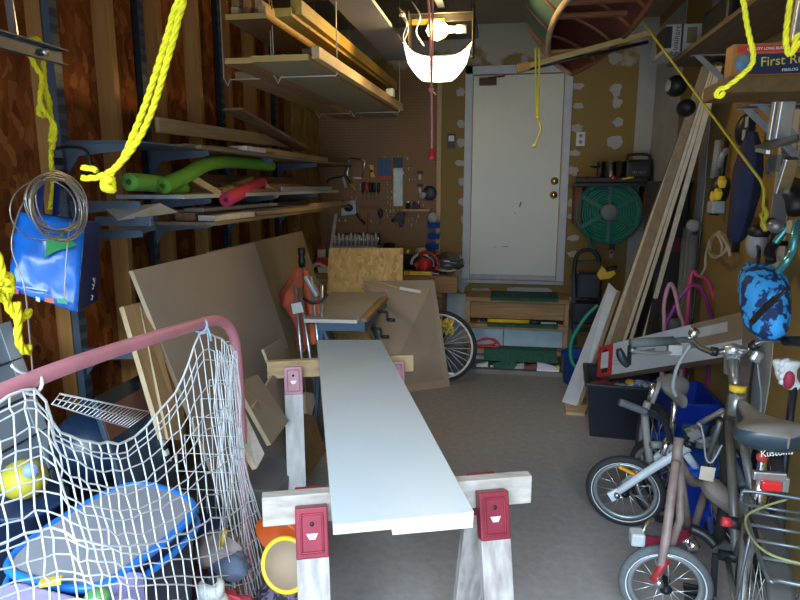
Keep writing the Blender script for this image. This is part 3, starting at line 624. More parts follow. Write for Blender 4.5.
# plastic bag, level, dark clutter
G = []; c = at(447,262,Y=5.4); rr = random.Random(9)
for i in range(9):
    v = i/8; rad = math.sin(math.pi*(.08+.88*v))*.16*(1-.25*v); row = []
    for k in range(22):
        a = 2*math.pi*k/22; q_ = rad*(1+.3*rr.uniform(-1,1)); row.append(V((c.x+math.cos(a)*q_*1.05, c.y+math.sin(a)*q_*.7, zb+.005+.17*v+.01*rr.random())))
    G.append(row+[row[0]])
single('plastic_bag', 'crumpled dark translucent plastic bag beside the circular saw', 'bag', MB().grid(G), mat('black_film', (.07,.075,.085), .12, spec=.8))
t = thing('spirit_level', 'short yellow spirit level lying in front of the circular saw', 'level', at(418,273,Y=5.2)); p = at(418,273,Y=5.22); p.z = zb+.018
build('body', MB().box(p, (.24,.04,.034)), YELLOW, t, bev=.003)
for dx in (-.08,0,.08): build('vial', MB().box(p+V((dx,-.02,.004)), (.03,.004,.014)), mat('vial', (.65,.7,.2), .2), t)
t = thing('cordless_drill', 'black cordless drill lying left of the circular saw', 'drill', (-1.0,5.4,zb)); p = at(409,264,Y=5.4); p.z = zb+.05
build('body', MB().lathe(p+V((-.07,0,.03)), [(0,0),(.03,.0),(.034,.06),(.03,.12),(.018,.14),(.014,.18),(0,.18)], (1,-.3,.1)), BLACK, t); build('handle', MB().bar(p+V((-.04,0,.02)), p+V((-.07,-.02,-.04)), .035, .03), BLACK, t, bev=.006); build('battery', MB().box(p+V((-.07,-.02,-.03)), (.08,.06,.03)), DARK, t, bev=.004)
t = thing('hand_plane', 'dark tool with a yellow knob behind the cordless drill', 'tool', (-.95,5.55,zb)); p = at(408,244,Y=5.55)
build('body', MB().box(V((p.x,p.y,zb+.07)), (.16,.08,.14)), BLACK, t, bev=.02); build('knob', MB().ball(V((p.x,p.y,zb+.165)), .025), YELLOW, t)
t = thing('paint_jar', 'glass jar with pink and green label under the blue bins', 'jar', at(421,246,Y=5.55)); p = at(421,250,Y=5.6); p.z = zb+.09
build('stand', MB().bx(p.x-.05,p.x+.05,p.y-.05,p.y+.05,zb,p.z), BLACK, t, bev=.003)
build('jar', MB().lathe(p, [(0,0),(.05,0),(.055,.02),(.05,.10),(.035,.12),(0,.12)]), mat('jar_multi', (.55,.22,.22), .4, col2=(.50,.55,.30), scale=14), t)
single('paper_dish', 'white oval dish at the right end of the workbench', 'dish', MB().lathe(at(447,271,Y=5.28), [(0,.0),(.06,.0),(.09,.012),(.088,.016),(.058,.006),(0,.006)]), WHITE)
# blue hanging bins
for i, (x, y, lab) in enumerate(((434,225,'top blue wall bin beside the pegboard edge, holding a white ball of twine'), (434,236,'middle blue wall bin beside the pegboard edge'), (433,246,'lowest blue wall bin beside the pegboard edge'))):
    p = at(x, y, Y=PY-.05)
    single('wall_bin', lab, 'bin', MB().add([p+V(v_) for v_ in ((-.05,-.03,-.025),(.05,-.03,-.025),(.05,.05,-.025),(-.05,.05,-.025),(-.05,-.06,.025),(.05,-.06,.025),(.05,.05,.035),(-.05,.05,.035))], [(3,2,1,0),(0,1,5,4),(1,2,6,5),(2,3,7,6),(3,0,4,7)]), BLUE, 'blue bins on the pegboard', solid=.004)
single('twine_ball', 'grey white ball of twine in the top blue wall bin', 'twine', MB().ball(at(433,218,Y=PY-.055), .052, 18, (1,.8,1)), mat('twine', (.48,.47,.45), .9, bump=.5, scale=60))
# ================================================================ tools on the pegboard
def peg(x, y, Y=PY): return at(x, y, Y=Y)
def saw(lab, pts, m, gpts, gm):
    t = thing('hacksaw', lab, 'hacksaw', peg(*pts[0]))
    build('frame', MB().tube([peg(x,y,PY-.02) for x, y in pts], .008, 8), m, t); build('grip', MB().tube([peg(x,y,PY-.02) for x, y in gpts], .016, 8), gm, t)
    build('blade', MB().bar(peg(*pts[-1],PY-.02), peg(*gpts[0],PY-.02), .002, .014), ALU, t)
saw('chrome framed hacksaw hanging high on the pegboard', [(350,177),(347,175),(349,160),(351,158),(364,160),(365,162),(362,178)], CHROME, [(352,178),(357,188)], wood('saw_grip',(.30,.15,.04),(.45,.25,.08),'z'))
saw('black hacksaw hanging left of the chrome framed one', [(327,183),(329,179),(344,176),(347,166),(349,164)], BLACK, [(343,178),(346,188)], mat('grip_white', (.45,.42,.38)))
t = thing('wood_clamp', 'hand tool with a yellow wooden handle below the hacksaws', 'tool', peg(353,187)); build('handle', MB().cyl(peg(351,184,PY-.03), peg(356,191,PY-.03), .014), PINEX, t); build('shank', MB().cyl(peg(351,184,PY-.03), peg(346,176,PY-.02), .006), DARK, t)
t = thing('tape_measure', 'yellow caulking tool hanging beside the blue package', 'tool', peg(372,172)); build('body', MB().prism([peg(369,165,PY-.03),peg(373,165,PY-.03),peg(373,171,PY-.03),peg(375,177,PY-.03),peg(370,178,PY-.03),peg(371,171,PY-.03)], (0,.028,0)), YELLOW, t, bev=.003); build('button', MB().cyl(peg(371.5,171,PY-.03), peg(371.5,171,PY-.038), .012), BLACK, t)
t = thing('blister_pack', 'blue blister package hanging on the pegboard', 'package', peg(384,178)); build('card', MB().slab([peg(378,159,PY-.015),peg(378,178,PY-.015),peg(391,178,PY-.015),peg(391,159,PY-.015)], -.012), mat('package_blue', (.03,.09,.22), .4), t); build('red_band', MB().slab([peg(378,176,PY-.018),peg(378,178.5,PY-.018),peg(391,178.5,PY-.018),peg(391,176,PY-.018)], -.004), RED, t); build('hook', MB().cyl(peg(385,157,PY), peg(385,157,PY-.05), .006), ALU, t)
t = thing('level_package', 'tall shiny packaged tool hanging on the pegboard', 'package', peg(398,206)); 
build('sleeve', MB().slab([peg(393.5,168,PY-.015),peg(393.5,206,PY-.015),peg(402.5,206,PY-.015),peg(402.5,168,PY-.015)], -.03), mat('clear_sleeve', (.66,.80,.82), .15, var=.2, scale=20), t)
build('header_card', MB().slab([peg(393,158,PY-.015),peg(393,168,PY-.015),peg(403,168,PY-.015),peg(403,158,PY-.015)], -.012), mat('package_navy', (.02,.03,.08), .4), t)
build('rule', MB().slab([peg(397,171,PY-.047),peg(397,204,PY-.047),peg(399.5,204,PY-.047),peg(399.5,171,PY-.047)], -.003), WHITE, t); build('hook', MB().cyl(peg(398,156,PY), peg(398,156,PY-.05), .006), ALU, t)
for i, (x, c, lab) in enumerate(((363,BLACK,'leftmost black handled screwdriver in the row under the hacksaws'),(367,RED,'red handled screwdriver in the row under the hacksaws'),(370.5,BLACK,'black handled screwdriver just right of the red one'),(374,BLACK,'black handled screwdriver second from the right in the row'),(378.5,BLACK,'rightmost black handled screwdriver in the row'))):
    t = thing('screwdriver', lab, 'screwdriver', peg(x,187), 'screwdrivers on the pegboard'); build('handle', MB().lathe(peg(x,192,PY-.03), [(0,0),(.013,.0),(.016,.03),(.013,.07),(.016,.085),(0,.09)], n=12), c, t); build('shank', MB().cyl(peg(x,192,PY-.03), peg(x,200,PY-.03), .004), CHROME, t)
t = thing('screwdriver', 'purple screwdriver hanging alone below the packages', 'screwdriver', peg(380,215)); build('handle', MB().lathe(peg(380.5,217.5,PY-.03), [(0,0),(.016,.0),(.026,.03),(.024,.06),(.012,.08),(0,.082)], n=12), mat('purple', (.05,.02,.08), .4), t); build('shank', MB().cyl(peg(380.5,217.5,PY-.03), peg(380.5,225,PY-.03), .006), CHROME, t)
t = thing('electric_box', 'square silver box with black centre on the pegboard', 'box', peg(349,209)); build('frame', MB().slab([peg(341,202,PY-.04),peg(341,216,PY-.04),peg(356,214,PY-.04),peg(355,200,PY-.04)], -.035), ALU, t, bev=.004); build('black_insert', MB().ball(peg(348.5,208,PY-.045), .045, 14, (1,.5,.8)), BLACK, t); build('prong', MB().cyl(peg(352,200,PY-.03), peg(351.5,195,PY-.03), .006).cyl(peg(356,202,PY-.03), peg(356,196,PY-.03), .006), ALU, t)
t = thing('staple_gun', 'small dark pincer hanging below the silver box', 'tool', peg(361,221)); build('arm', MB().tube([peg(356,213,PY-.02),peg(360,219,PY-.02),peg(365,224,PY-.02)], .012), BLACK, t); build('arm', MB().tube([peg(359,214,PY-.02),peg(361,220,PY-.02),peg(357,223,PY-.02)], .010), OLDX, t)
single('clamp_bar', 'thin rust red clamp bar hanging in the middle of the pegboard', 'clamp', MB().bar(peg(368,213,PY-.015), peg(367,234,PY-.015), .02, .012).bar(peg(358,207,PY-.015), peg(380,207,PY-.015), .01, .012), mat('rust', (.30,.07,.03), .7))
t = thing('hanging_drill', 'black power drill hanging at the pegboard by the level package', 'drill', peg(400,222)); build('body', MB().prism([peg(393,221,PY-.06),peg(396,213,PY-.06),peg(403,212,PY-.06),peg(405,214,PY-.06),peg(402,227,PY-.06),peg(399,227,PY-.06),peg(399,222,PY-.06)], (0,.05,0)), BLACK, t, bev=.006); build('chuck', MB().cyl(peg(396,219,PY-.035), peg(392,221,PY-.035), .016), DARK, t)
t = thing('tape_reel', 'dark navy reel of tape with a white hub at the pegboard right side', 'tape', peg(430,193)); build('reel', MB().lathe(peg(430,193,PY-.002), [(.02,0),(.062,0),(.066,.02),(.062,.05),(.02,.05)], (0,-1,0)), mat('navy', (.03,.035,.08), .4), t); build('hub', MB().lathe(peg(430,193,PY-.002), [(.012,.03),(.022,.03),(.022,.056),(.012,.056)], (0,-1,0)), mat('hub', (.12,.11,.14)), t)
single('masking_roll', 'white cardboard roll beside the navy tape reel', 'roll', MB().lathe(peg(421,196,PY-.06), [(.012,0),(.026,0),(.026,.05),(.012,.05)], (.6,.6,.3), closed=True), mat('roll', (.55,.52,.48)))
for i, (x, y, lab) in enumerate(((420,175,'upper white tool hook with a dark top on the pegboard'), (420,188,'lower white tool hook with a dark top on the pegboard'))):
    t = thing('tool_hook', lab, 'hook', peg(x, y)); build('plate', MB().box(peg(x,y-2.5,PY-.01), (.055,.02,.03)), BLACK, t, bev=.003); build('prong', MB().cyl(peg(x,y-1,PY-.012), peg(x,y+5,PY-.012), .012), WHITE, t)
single('peg_shelf', 'small wooden shelf on the right half of the pegboard', 'shelf', MB().bx(peg(403,210).x, peg(431,210).x, PY-.08, PY, peg(410,211).z, peg(410,208.5).z), PINEX, bev=.003)
t = thing('glue_bottle', 'little dark bottle with a white cap on the small peg shelf', 'bottle', peg(408,206)); p = peg(408,208.5,PY-.04); build('body', MB().lathe(p, [(0,0),(.022,0),(.022,.04),(.012,.05),(0,.05)], n=14), BLACK, t); build('cap', MB().lathe(p+V((0,0,.05)), [(0,0),(.01,0),(.008,.02),(0,.02)], n=10), WHITE, t)
single('small_clamp', 'dark spring clamp on the right of the small peg shelf', 'clamp', MB().box(peg(416,206,PY-.04), (.06,.04,.03)).box(peg(414,204,PY-.04), (.02,.04,.05)), DARK, bev=.004)
n = 0
PEGM = mat('peg_silver', (.70,.70,.70), .35, .3)
for x, y in [(388,185),(388,193),(392.5,193),(388,198),(392,199),(388.5,203),(391,206),(387,211),(391,212),(394,211),(398,212),(410,181),(413,181),(415.5,181),(408,160),(409,170),(404,174),(340,221),(346,221),(405,219),(409,222),(413,220),(417,222),(412,226),(419,217),(419,203),(388,217),(372,222),(361,186),(361,190),(424,206)]:
    p = peg(x, y); n += 1
    single('peg_hook', 'small silver peg hook among those around the packages and tools', 'peg hook', MB().tube(cr([p, p+V((0,-.025,0)), p+V((0,-.032,.008)), p+V((0,-.032,.022))], 3), .0045, 6), PEGM, 'silver peg hooks on the pegboard')
# ================================================================ wooden steps
ST = thing('wooden_steps', 'wooden steps with green carpet treads below the white door', 'steps', (.12, 5.5, 0))
sx0, sx1, sf = -.33, .55, 5.36
TR = wood('step_wood', (.27,.15,.065), (.42,.26,.12), 'x')
for x in (sx0, sx1-.04): build('side_post', MB().bx(x, x+.04, sf, sf+.09, 0, .62).bx(x, x+.04, D-.12, D-.04, 0, .62).bx(x, x+.04, sf+.09, D-.12, .56, .62), wood('step_post',(.32,.19,.09),(.48,.31,.16),'z'), ST, bev=.003)
GRN = mat('green_carpet', (.025,.095,.065), .95, var=.3, scale=30, bump=.4)
for i, z in enumerate((.21,.43,.66)):
    y0 = sf-.012 if i < 2 else sf-.005
    build('tread', MB().bx(sx0+(.0 if i == 2 else .0), sx1, y0-.02*(2-i), D-.045, z-.04, z), TR, ST, bev=.003)
    b = MB(); e = .006; b.bx(sx0+.17+.02*i, sx1-.09, y0-.02*(2-i)-e, D-.08, z, z+.008).bx(sx0+.17+.02*i, sx1-.09, y0-.02*(2-i)-e-.002, y0-.02*(2-i)-e+.004, z-(.10 if i==0 else .022), z+.006)
    build('carpet', b, GRN, ST)
build('riser_board', MB().bx(sx0+.04, sx1-.04, sf+.03, sf+.05, .47, .61), TR, ST, bev=.002)
build('riser_panel', MB().bx(sx0+.04, .0, sf+.055, sf+.07, .22, .385).bx(.006, sx1-.04, sf+.055, sf+.07, .22, .385), mat('pale_blue_panel', (.36,.47,.54), .7), ST)
build('base_board', MB().bx(sx0+.02, sx1-.02, sf-.10, sf+.02, .0, .04), mat('grey_base', (.20,.18,.16), .7), ST, bev=.003)
t = thing('walking_pole', 'yellow and black pole lying on the middle step', 'pole', at(505,311,Y=sf+.01)); pz = .452
p, q = V((-.21, sf+.012, pz)), V((.27, sf+.014, pz))
build('shaft', MB().cyl(p+V((.07,0,0)), q-V((.05,0,0)), .017), YELLOW, t); build('end_cap', MB().cyl(p, p+V((.07,0,0)), .014), BLACK, t); build('grip', MB().lathe(q-V((.05,0,0)), [(0,0),(.02,.0),(.024,.03),(.016,.06),(.02,.09),(0,.10)], (1,0,0)), DARK, t)
single('tool_strip', 'long grey white strip lying on the middle step behind the pole', 'strip', MB().bx(-.22, .45, sf+.02, sf+.05, .432, .45).bx(.2,.5,sf+.0,sf+.02,.432,.438), mat('grey_white', (.48,.48,.47)), bev=.002)
single('red_cable', 'coiled red cord on the lowest step', 'cord', MB().tube(cr([(-.30,sf+.03,.23),(-.22,sf+.02,.26),(-.14,sf+.02,.29),(-.06,sf+.03,.25),(-.12,sf+.01,.23),(-.24,sf+.0,.225),(-.16,sf-.01,.225),(-.03,sf+.0,.226),(-.08,sf+.03,.28),(-.18,sf+.04,.27)],6), .009, 6), RED)
t = thing('shoe', 'white and purple shoe under the lowest step', 'shoe', at(547,362,Z=.04)); p = at(546,363,Z=.045); p.y = sf-.045
build('upper', MB().grid([[V((p.x-.09+.18*i/8, p.y+math.cos(k*math.pi/6)*.035*(1-.3*abs(i/8-.5)), .045+ (.03+.05*(1-i/8))*math.sin(k*math.pi/6))) for k in range(7)] for i in range(9)]), mat('shoe_white', (.62,.58,.72), .6), t); build('sole', MB().box((p.x,p.y,.048), (.19,.08,.016)), WHITE, t, bev=.005)
build('heel_patch', MB().box((p.x+.085,p.y-.0,.07), (.03,.06,.04)), mat('lime', (.50,.55,.08)), t, bev=.006)
rr = random.Random(4)
for lab, x, y, sz, m in (('white and green sandal under the steps at left', 483, 358, (.10,.06,.05), mat('pale_white',(.5,.52,.5))), ('flat white slipper under the steps, left of the middle', 500, 360, (.17,.06,.035), mat('pale_white',(.5,.5,.5))), ('grey shoe in the middle under the steps', 516, 360, (.13,.07,.06), mat('dull_grey',(.30,.31,.31))), ('dark green boot lying under the steps', 505, 354, (.20,.08,.09), GRN), ('dark red shoe under the steps', 528, 355, (.12,.07,.06), mat('dull_red',(.15,.03,.02)))):
    p = at(x, y+3, Z=.04); p.y = sf-.045; b = MB()
    build_sh = MB().grid([[V((p.x-sz[0]/2+sz[0]*i/8, p.y+math.cos(k*math.pi/6)*sz[1]/2*(1-.5*abs(i/8-.5)), .046+sz[2]*(.5+.5*i/8)*math.sin(k*math.pi/6))) for k in range(7)] for i in range(9)])
    t = thing('shoe', lab, 'shoe', (p.x,p.y,.041), 'shoes under the steps'); build('upper', build_sh, m, t); build('sole', MB().box((p.x,p.y,.046), (sz[0]*.98,sz[1],.01)), BLACK, t, bev=.003)
# ================================================================ bicycle wheel standing by the cardboard
def wheel(parent, c, r, ax, tw, rimm, tm=RUBBER, ns=16, name='wheel', hub=.022, sr=.0017):
    """tire, rim, spokes and hub around an axle"""
    c = V(c); ax = V(ax).normalized(); a, b = frame(ax)
    t = build(name, MB().ring(c, r-tw, tw, ax, 44, 10), tm, parent)
    rm = MB().lathe(c, [(r-2*tw+.004, -tw*.62),(r-2*tw-.012, -tw*.5),(r-2*tw-.016,0),(r-2*tw-.012,tw*.5),(r-2*tw+.004,tw*.62)], ax, 44, True)
    build('rim', rm, rimm, t)
    if parent.name.startswith('kids'): build('sidewall_stripe', MB().ring(c-ax*tw*.75, r-tw*1.45, .0035, ax, 44, 6), mat('stripe_white', (.60,.64,.68), .5), t)
    sp = MB()
    for k in range(ns):
        an = 2*math.pi*k/ns; s = 1 if k % 2 else -1; d = a*math.cos(an)+b*math.sin(an); e = a*math.cos(an+.5*(1 if k%4<2 else -1))+b*math.sin(an+.5*(1 if k%4<2 else -1))
        sp.tube([c+e*hub*.8+ax*s*hub*1.1, c+d*(r-2*tw-.010)], sr, 4)
    build('spokes', sp, rimm if sr > .002 else ALU, t)
    build('hub', MB().lathe(c, [(0,-.04),(.008,-.04),(.008,-.03),(hub,-.026),(hub*.55,-.015),(hub*.55,.015),(hub,.026),(.008,.03),(.008,.04),(0,.04)], ax, 16), DARK, t)
    return t
t = thing('bicycle_wheel', 'spoked bicycle wheel standing half hidden behind the cardboard sheet', 'bicycle wheel', at(441,375,Z=0))
wc = at(441,337,Y=4.98); wheel(t, (wc.x, wc.y, .305), .305, (.16,1,0), .017, mat('spoke_bright', (.7,.7,.7), .4, .2), ns=28, name='tire', sr=.0026)
build('reflector', MB().box((wc.x+.09, wc.y-.03, .08), (.05,.008,.02)), WHITE, t)
single('yellow_cord_coil', 'tangled yellow cord behind the bicycle wheel', 'cord', MB().tube(cr([at(446+8*math.sin(i*2.1), 327+8*math.cos(i*2.9), Y=5.12+.02*(i%3)) for i in range(16)],6), .012, 6), YELLOW)
single('storage_bucket', 'grey bucket standing behind the bicycle wheel', 'bucket', MB().lathe((at(452,352,Y=5.16).x, 5.25, 0), [(0,0),(.10,0),(.13,.27),(.135,.27),(.105,.0),(0,.005)][:4]+[(.125,.265),(.10,.01),(0,.01)]), mat('bucket_grey', (.20,.21,.23), .5))
single('dark_crate', 'dark crate under the workbench right end', 'crate', MB().bx(-1.1,-.72,5.3,5.6,.245,.52), mat('crate_dark', (.05,.045,.04), .7), bev=.01)
single('tool_case', 'black tool case under the workbench left end', 'case', MB().bx(-1.65,-1.25,5.3,5.6,.245,.5), BLACK, bev=.015)
# ================================================================ ceiling opener and lamp
oc = at(440,40,Y=3.6)
t = thing('garage_opener', 'garage door opener with glowing bulb and white light lens hanging from the ceiling', 'garage opener', (oc.x, 3.75, ZC))
OB = mat('opener_body', (.012,.010,.007), .4, .3)
bx0, bx1, bz0, bz1 = at(409,40,Y=3.62).x, at(474,40,Y=3.62).x, at(440,57,Y=3.62).z, at(440,12,Y=3.62).z
zm = at(440,20,Y=3.62).z; b = MB().bx(bx0, bx1, 3.66, 4.1, zm, bz1).bx(bx0, bx0+.008, 3.56, 3.70, bz0, bz1).bx(bx1-.008, bx1, 3.56, 3.70, bz0, bz1).bx(bx0, bx1, 3.67, 3.70, bz0, bz0+.02).bx(bx0, bx1, 3.62, 3.70, bz1-.008, bz1)
build('housing', b, OB, t, bev=.003)
build('reflector', MB().bx(bx0+.012, oc.x+.02, 3.64, 3.658, zm-.015, zm+.015), mat('reflector', (.25,.18,.05), .3, .6), t)
for x in (bx0+.02, bx1-.02): build('hanger_strap', MB().bx(x-.012, x+.012, 3.8, 3.804, bz1, ZC), DARK, t); 
build('rail', MB().bx(oc.x-.02, oc.x+.02, .3, 3.7, bz1+.03, bz1+.07), DARK, t)
BULB = bpy.data.materials.new('bulb_glow'); BULB.use_nodes = True; bn = BULB.node_tree.nodes['Principled BSDF']; bn.inputs['Emission Color'].default_value = (1,.66,.10,1); bn.inputs['Emission Strength'].default_value = 6
bp = at(441,30,Y=3.62); build('bulb', MB().lathe(bp+V((.09,0,0)), [(0,0),(.016,0),(.018,-.05),(.04,-.07),(.056,-.11),(.046,-.15),(0,-.175)], (1,0,0)), BULB, t)
build('socket', MB().cyl(bp+V((.085,0,0)), bp+V((.14,0,0)), .022), WHITE, t)
LENS = bpy.data.materials.new('lamp_lens'); LENS.use_nodes = True; bn = LENS.node_tree.nodes['Principled BSDF']; bn.inputs['Base Color'].default_value = (.9,.87,.78,1); bn.inputs['Emission Color'].default_value = (1,.93,.72,1); bn.inputs['Emission Strength'].default_value = 2.4
G = []
for i in range(13):
    u = i/12; x = 403+69*u; s_ = abs(2*u-1); yt = 57-15*s_**3.2; yb_ = 82-1.5*s_-27*max(0, s_-.45)**1.5*1.55; row = []
    for j in range(7):
        v = j/6; yy = yt+(yb_-yt)*v; row.append(at(x+(436.5-x)*.16*v, yy, Y=3.50-.09*math.sin(math.pi*min(1,v*.9+.1))+.10*s_**2))
    G.append(row)
build('light_lens', MB().grid(G), LENS, t, solid=.004)
for x, y in ((400,14),(412,2),(399,8)): build('wiring', MB().tube(cr([at(x,y,Y=3.55), at(x+8,y+14,Y=3.5), at(x+4,y+30,Y=3.52), at(x+12,y+44,Y=3.56)],6), .004, 5), ALU, t)
build('small_lamp', MB().ball(at(402,14,Y=3.5), .018), CHROME, t)
l = bpy.data.lights.new('bulb_light', 'POINT'); l.energy = 20; l.color = (1,.70,.30); l.shadow_soft_size = .05
lo = bpy.data.objects.new('bulb_light', l); COL.objects.link(lo); lo.location = bp+V((.0,-.09,-.0))
t = thing('pull_cord', 'pink pull cord hanging from the garage opener with a red end', 'pull cord', at(432,158,Y=3.3))
PK = mat('pink_cord', (.58,.25,.24), .7)
b = MB(); rope(b, [at(427,-20,Y=3.3), at(430,30,Y=3.3), at(431.5,90,Y=3.3), at(432,150,Y=3.3)], .006, n=5); rope(b, [at(433,-20,Y=3.3), at(432.5,40,Y=3.29), at(431.5,88,Y=3.3)], .005, n=5)
b.ball(at(431,90,Y=3.3), .014, 10); b.tube(cr([at(431,91,Y=3.3), at(434,93,Y=3.29), at(436,95,Y=3.29)],4), .004, 6)
build('cord', b, PK, t); build('toggle', MB().lathe(at(432,160,Y=3.3), [(0,0),(.022,.0),(.02,.02),(.012,.055),(0,.06)], n=12), RED, t)
# ================================================================ boat under the ceiling
bt = thing('canoe', 'green hulled canoe with dark red inside slung on its side under the ceiling', 'canoe', at(575,60,Y=4.0))
stn = [((572,74),(572,74),4.55,.02), ((552,61),(597,60),4.35,.26), ((548,44),(622,38),3.95,.36), ((555,18),(643,14),3.55,.42), ((573,-8),(664,-20),3.2,.45), ((600,-45),(700,-62),2.85,.45), ((640,-95),(740,-115),2.5,.42)]
lgp = cr([at(*a, Y=y) for a, b_, y, d in stn], 4); rgp = cr([at(*b_, Y=y) for a, b_, y, d in stn], 4); dpp = [p.x for p in cr([(d,0,0) for a, b_, y, d in stn], 4)]
NS = len(lgp)-1; bul = V((-.75,0,.66)).normalized(); nO = -bul; G = []; Gi = []
for i in range(NS+1):
    a_, b_ = lgp[i], rgp[i]; m_ = (a_+b_)/2; row = []; ri = []
    for k in range(17):
        t_ = math.pi*k/16; row.append(m_+(a_-m_)*math.cos(t_)+bul*dpp[i]*math.sin(t_)**.85); ri.append(m_+(a_-m_)*.97*math.cos(t_)+bul*max(.0,dpp[i]-.016)*math.sin(t_)**.85)
    G.append(row); Gi.append(ri)
HG = mat('hull_green', (.055,.105,.085), .5, var=.35, scale=7); HR = mat('hull_inside', (.10,.018,.010), .5, var=.3, scale=6)
build('hull', MB().grid(G), HG, bt); build('inner_hull', MB().grid(Gi), HR, bt)
GW = wood('gunwale', (.34,.24,.15), (.48,.36,.24), 'y')
build('gunwale', MB().tube([r[0] for r in G], .017, 8), GW, bt); build('gunwale', MB().tube([r[-1] for r in G], .017, 8), mat('gunwale_dark', (.13,.05,.025), .5), bt)
RB = mat('rib_wood', (.22,.07,.02), .5)
for i in range(4, NS, 3): build('rib', MB().tube([p+ (V((0,0,0))) for p in Gi[i]], .014, 6), RB, bt)
i = 6; p, q = G[i][0], G[i][-1]
build('thwart', MB().bar(p.lerp(q,.02), p.lerp(q,.98), .10, .02, nO), wood('thwart', (.34,.17,.05),(.48,.27,.10),'x'), bt, bev=.003)
i = 11; build('seat_frame', MB().bar(G[i][0].lerp(G[i][-1],.03)-nO*.06, G[i][0].lerp(G[i][-1],.97)-nO*.06, .05, .02, nO).bar(G[i+2][0].lerp(G[i+2][-1],.03)-nO*.06, G[i+2][0].lerp(G[i+2][-1],.97)-nO*.06, .05, .02, nO), RB, bt, bev=.003)
t = thing('long_pole', 'long tan pole slung across below the canoe bow', 'pole', at(585,50,Y=3.9))
pa, pb = at(517,69,Y=3.85), at(653,32,Y=3.95)
build('shaft', MB().bar(pa, pb, .022, .03), wood('pole_tan',(.42,.28,.10),(.55,.40,.17),'x'), t, bev=.002); build('end_block', MB().bar(pa, pa.lerp(pb,.09), .035, .05), wood('pole_dark',(.30,.16,.05),(.40,.24,.10),'x'), t, bev=.003)
single('dark_pole', 'thin dark pole just under the long tan pole', 'pole', MB().cyl(at(524,70,Y=3.9), at(648,42,Y=4.0), .010), DARK)
YC = mat('yellow_cord', (.50,.44,.03), .6)
b = MB(); 
for dx in (0,4): b.tube(cr([at(535.5+dx,48,Y=3.83), at(536+dx*.8,80,Y=3.83), at(537+dx*.25,117,Y=3.83)],6), .006, 6)
b.tube(cr([at(537,117,Y=3.83), at(541,128,Y=3.82), at(538,138,Y=3.83), at(535,146,Y=3.83)],6), .005, 6); b.ball(at(534.5,146,Y=3.83), .012, 8); b.ball(at(537.5,118,Y=3.83), .012, 8)
single('hanging_string', 'looped yellow cord hanging from the tan pole in front of the white door', 'cord', b, YC)
single('tie_string', 'thin yellow cord stretched diagonally down across the right wall', 'cord', MB().tube([at(640,12,Y=3.9), at(645,25,Y=3.85), at(761,181,X=1.02), at(764,190,X=1.02), at(763,225,X=1.04)], .006, 6).tube(cr([at(763,205,X=1.03), at(767,214,X=1.03), at(762,224,X=1.03), at(766,230,X=1.03), at(761,214,X=1.03)],4), .009, 6), YC)
# ================================================================ upper shelves on the right wall
SB = wood('right_shelf', (.10,.07,.045), (.16,.115,.07), 'y')
z1 = at(700,38,X=.90).z; z2 = at(745,77,Y=2.22).z
def rshelf(lab, x0, ya, yb, z, m, th=.022): return single('shelf_board', lab, 'shelf', MB().bx(x0, XR-.005, ya, yb, z-th, z), m, bev=.002)
rshelf('upper dark shelf board on the right wall, under the white and black carton', .90, 2.0, 4.05, z1, SB)
rshelf('short brown shelf end under the orange carton', at(729,77,Y=2.2).x, 2.2, 2.46, z2, wood('right_shelf_light',(.11,.06,.02),(.16,.09,.03),'y'), .05)
rshelf('second dark shelf board on the right wall, beyond the orange carton', .95, 2.48, 2.95, z2, SB)
for lab, y, z in (('steel bracket under the upper right shelf, far end',3.7,z1-.023), ('steel bracket under the second right shelf, near end',2.75,z2-.023), ('steel bracket under the second right shelf, far end',2.9,z2-.023), ('steel bracket under the upper right shelf, near end',2.6,z1-.023)):
    single('shelf_bracket', lab, 'bracket', MB().bx(XR-.006,XR-.002,y-.015,y+.015,z-.24,z).bx(XR-.26,XR-.002,y-.015,y+.015,z-.005,z-.001).prism([(XR-.007,y-.002,z-.22),(XR-.24,y-.002,z-.006),(XR-.20,y-.002,z-.006),(XR-.007,y-.002,z-.18)], (0,.004,0)), GREY, 'brackets on the right wall')
# carton at far end, top shelf
CW = mat('carton_white', (.42,.40,.38), .6, var=.05); CK = mat('carton_black', (.02,.018,.018), .5)
yF = 3.72; p = at(655,70,Y=yF)
t = thing('appliance_carton', 'white and black appliance carton at the far end of the upper right shelf', 'carton', (p.x+.15, yF+.15, z1))
cx0, cx1, cz = at(664,50,Y=yF).x, at(699,50,Y=yF).x, at(680,24,Y=yF).z
build('box', MB().bx(cx0, XR-.02, yF, yF+.32, z1, cz), CW, t, bev=.003)
build('black_panel', MB().bx(cx0-.001, at(671,50,Y=yF).x, yF-.001, yF+.2, z1+.02, cz-.01).bx(at(680,50,Y=yF).x, at(682,50,Y=yF).x, yF-.002, yF, z1, cz), CK, t)
build('product_picture', MB().box(at(692,35,Y=yF-.001), (.05,.002,.08)), mat('carton_tan',(.16,.12,.06)), t)
text('lettering', 'Cuisinart', .042, at(676,41,Y=yF-.002), (.1,0,1), (-1,0,0), BLACK, t)
t = thing('flat_carton', 'white carton corner sticking out below the appliance carton', 'carton', at(658,66,Y=3.9)); build('box', MB().bx(at(655,66,Y=3.9).x, at(664,66,Y=3.9).x+.1, 3.9, 4.05, z1+.001, z1+.06), CW, t, bev=.003)
single('dark_case', 'dark case on the upper right shelf beside the white and black carton', 'case', MB().bx(.97,XR-.02,3.25,3.66,z1,z1+.17), BLACK, bev=.02)
t = thing('paper_bag', 'beige carton at the top of the upper right shelf', 'carton', (1.05,2.9,z1)); build('box', MB().bx(.96,XR-.03,2.72,3.0,z1,z1+.22), mat('carton_beige',(.30,.25,.16),.7), t, bev=.003); build('black_stripe', MB().bx(.985,1.01,2.718,2.72,z1+.03,z1+.22), BLACK, t)
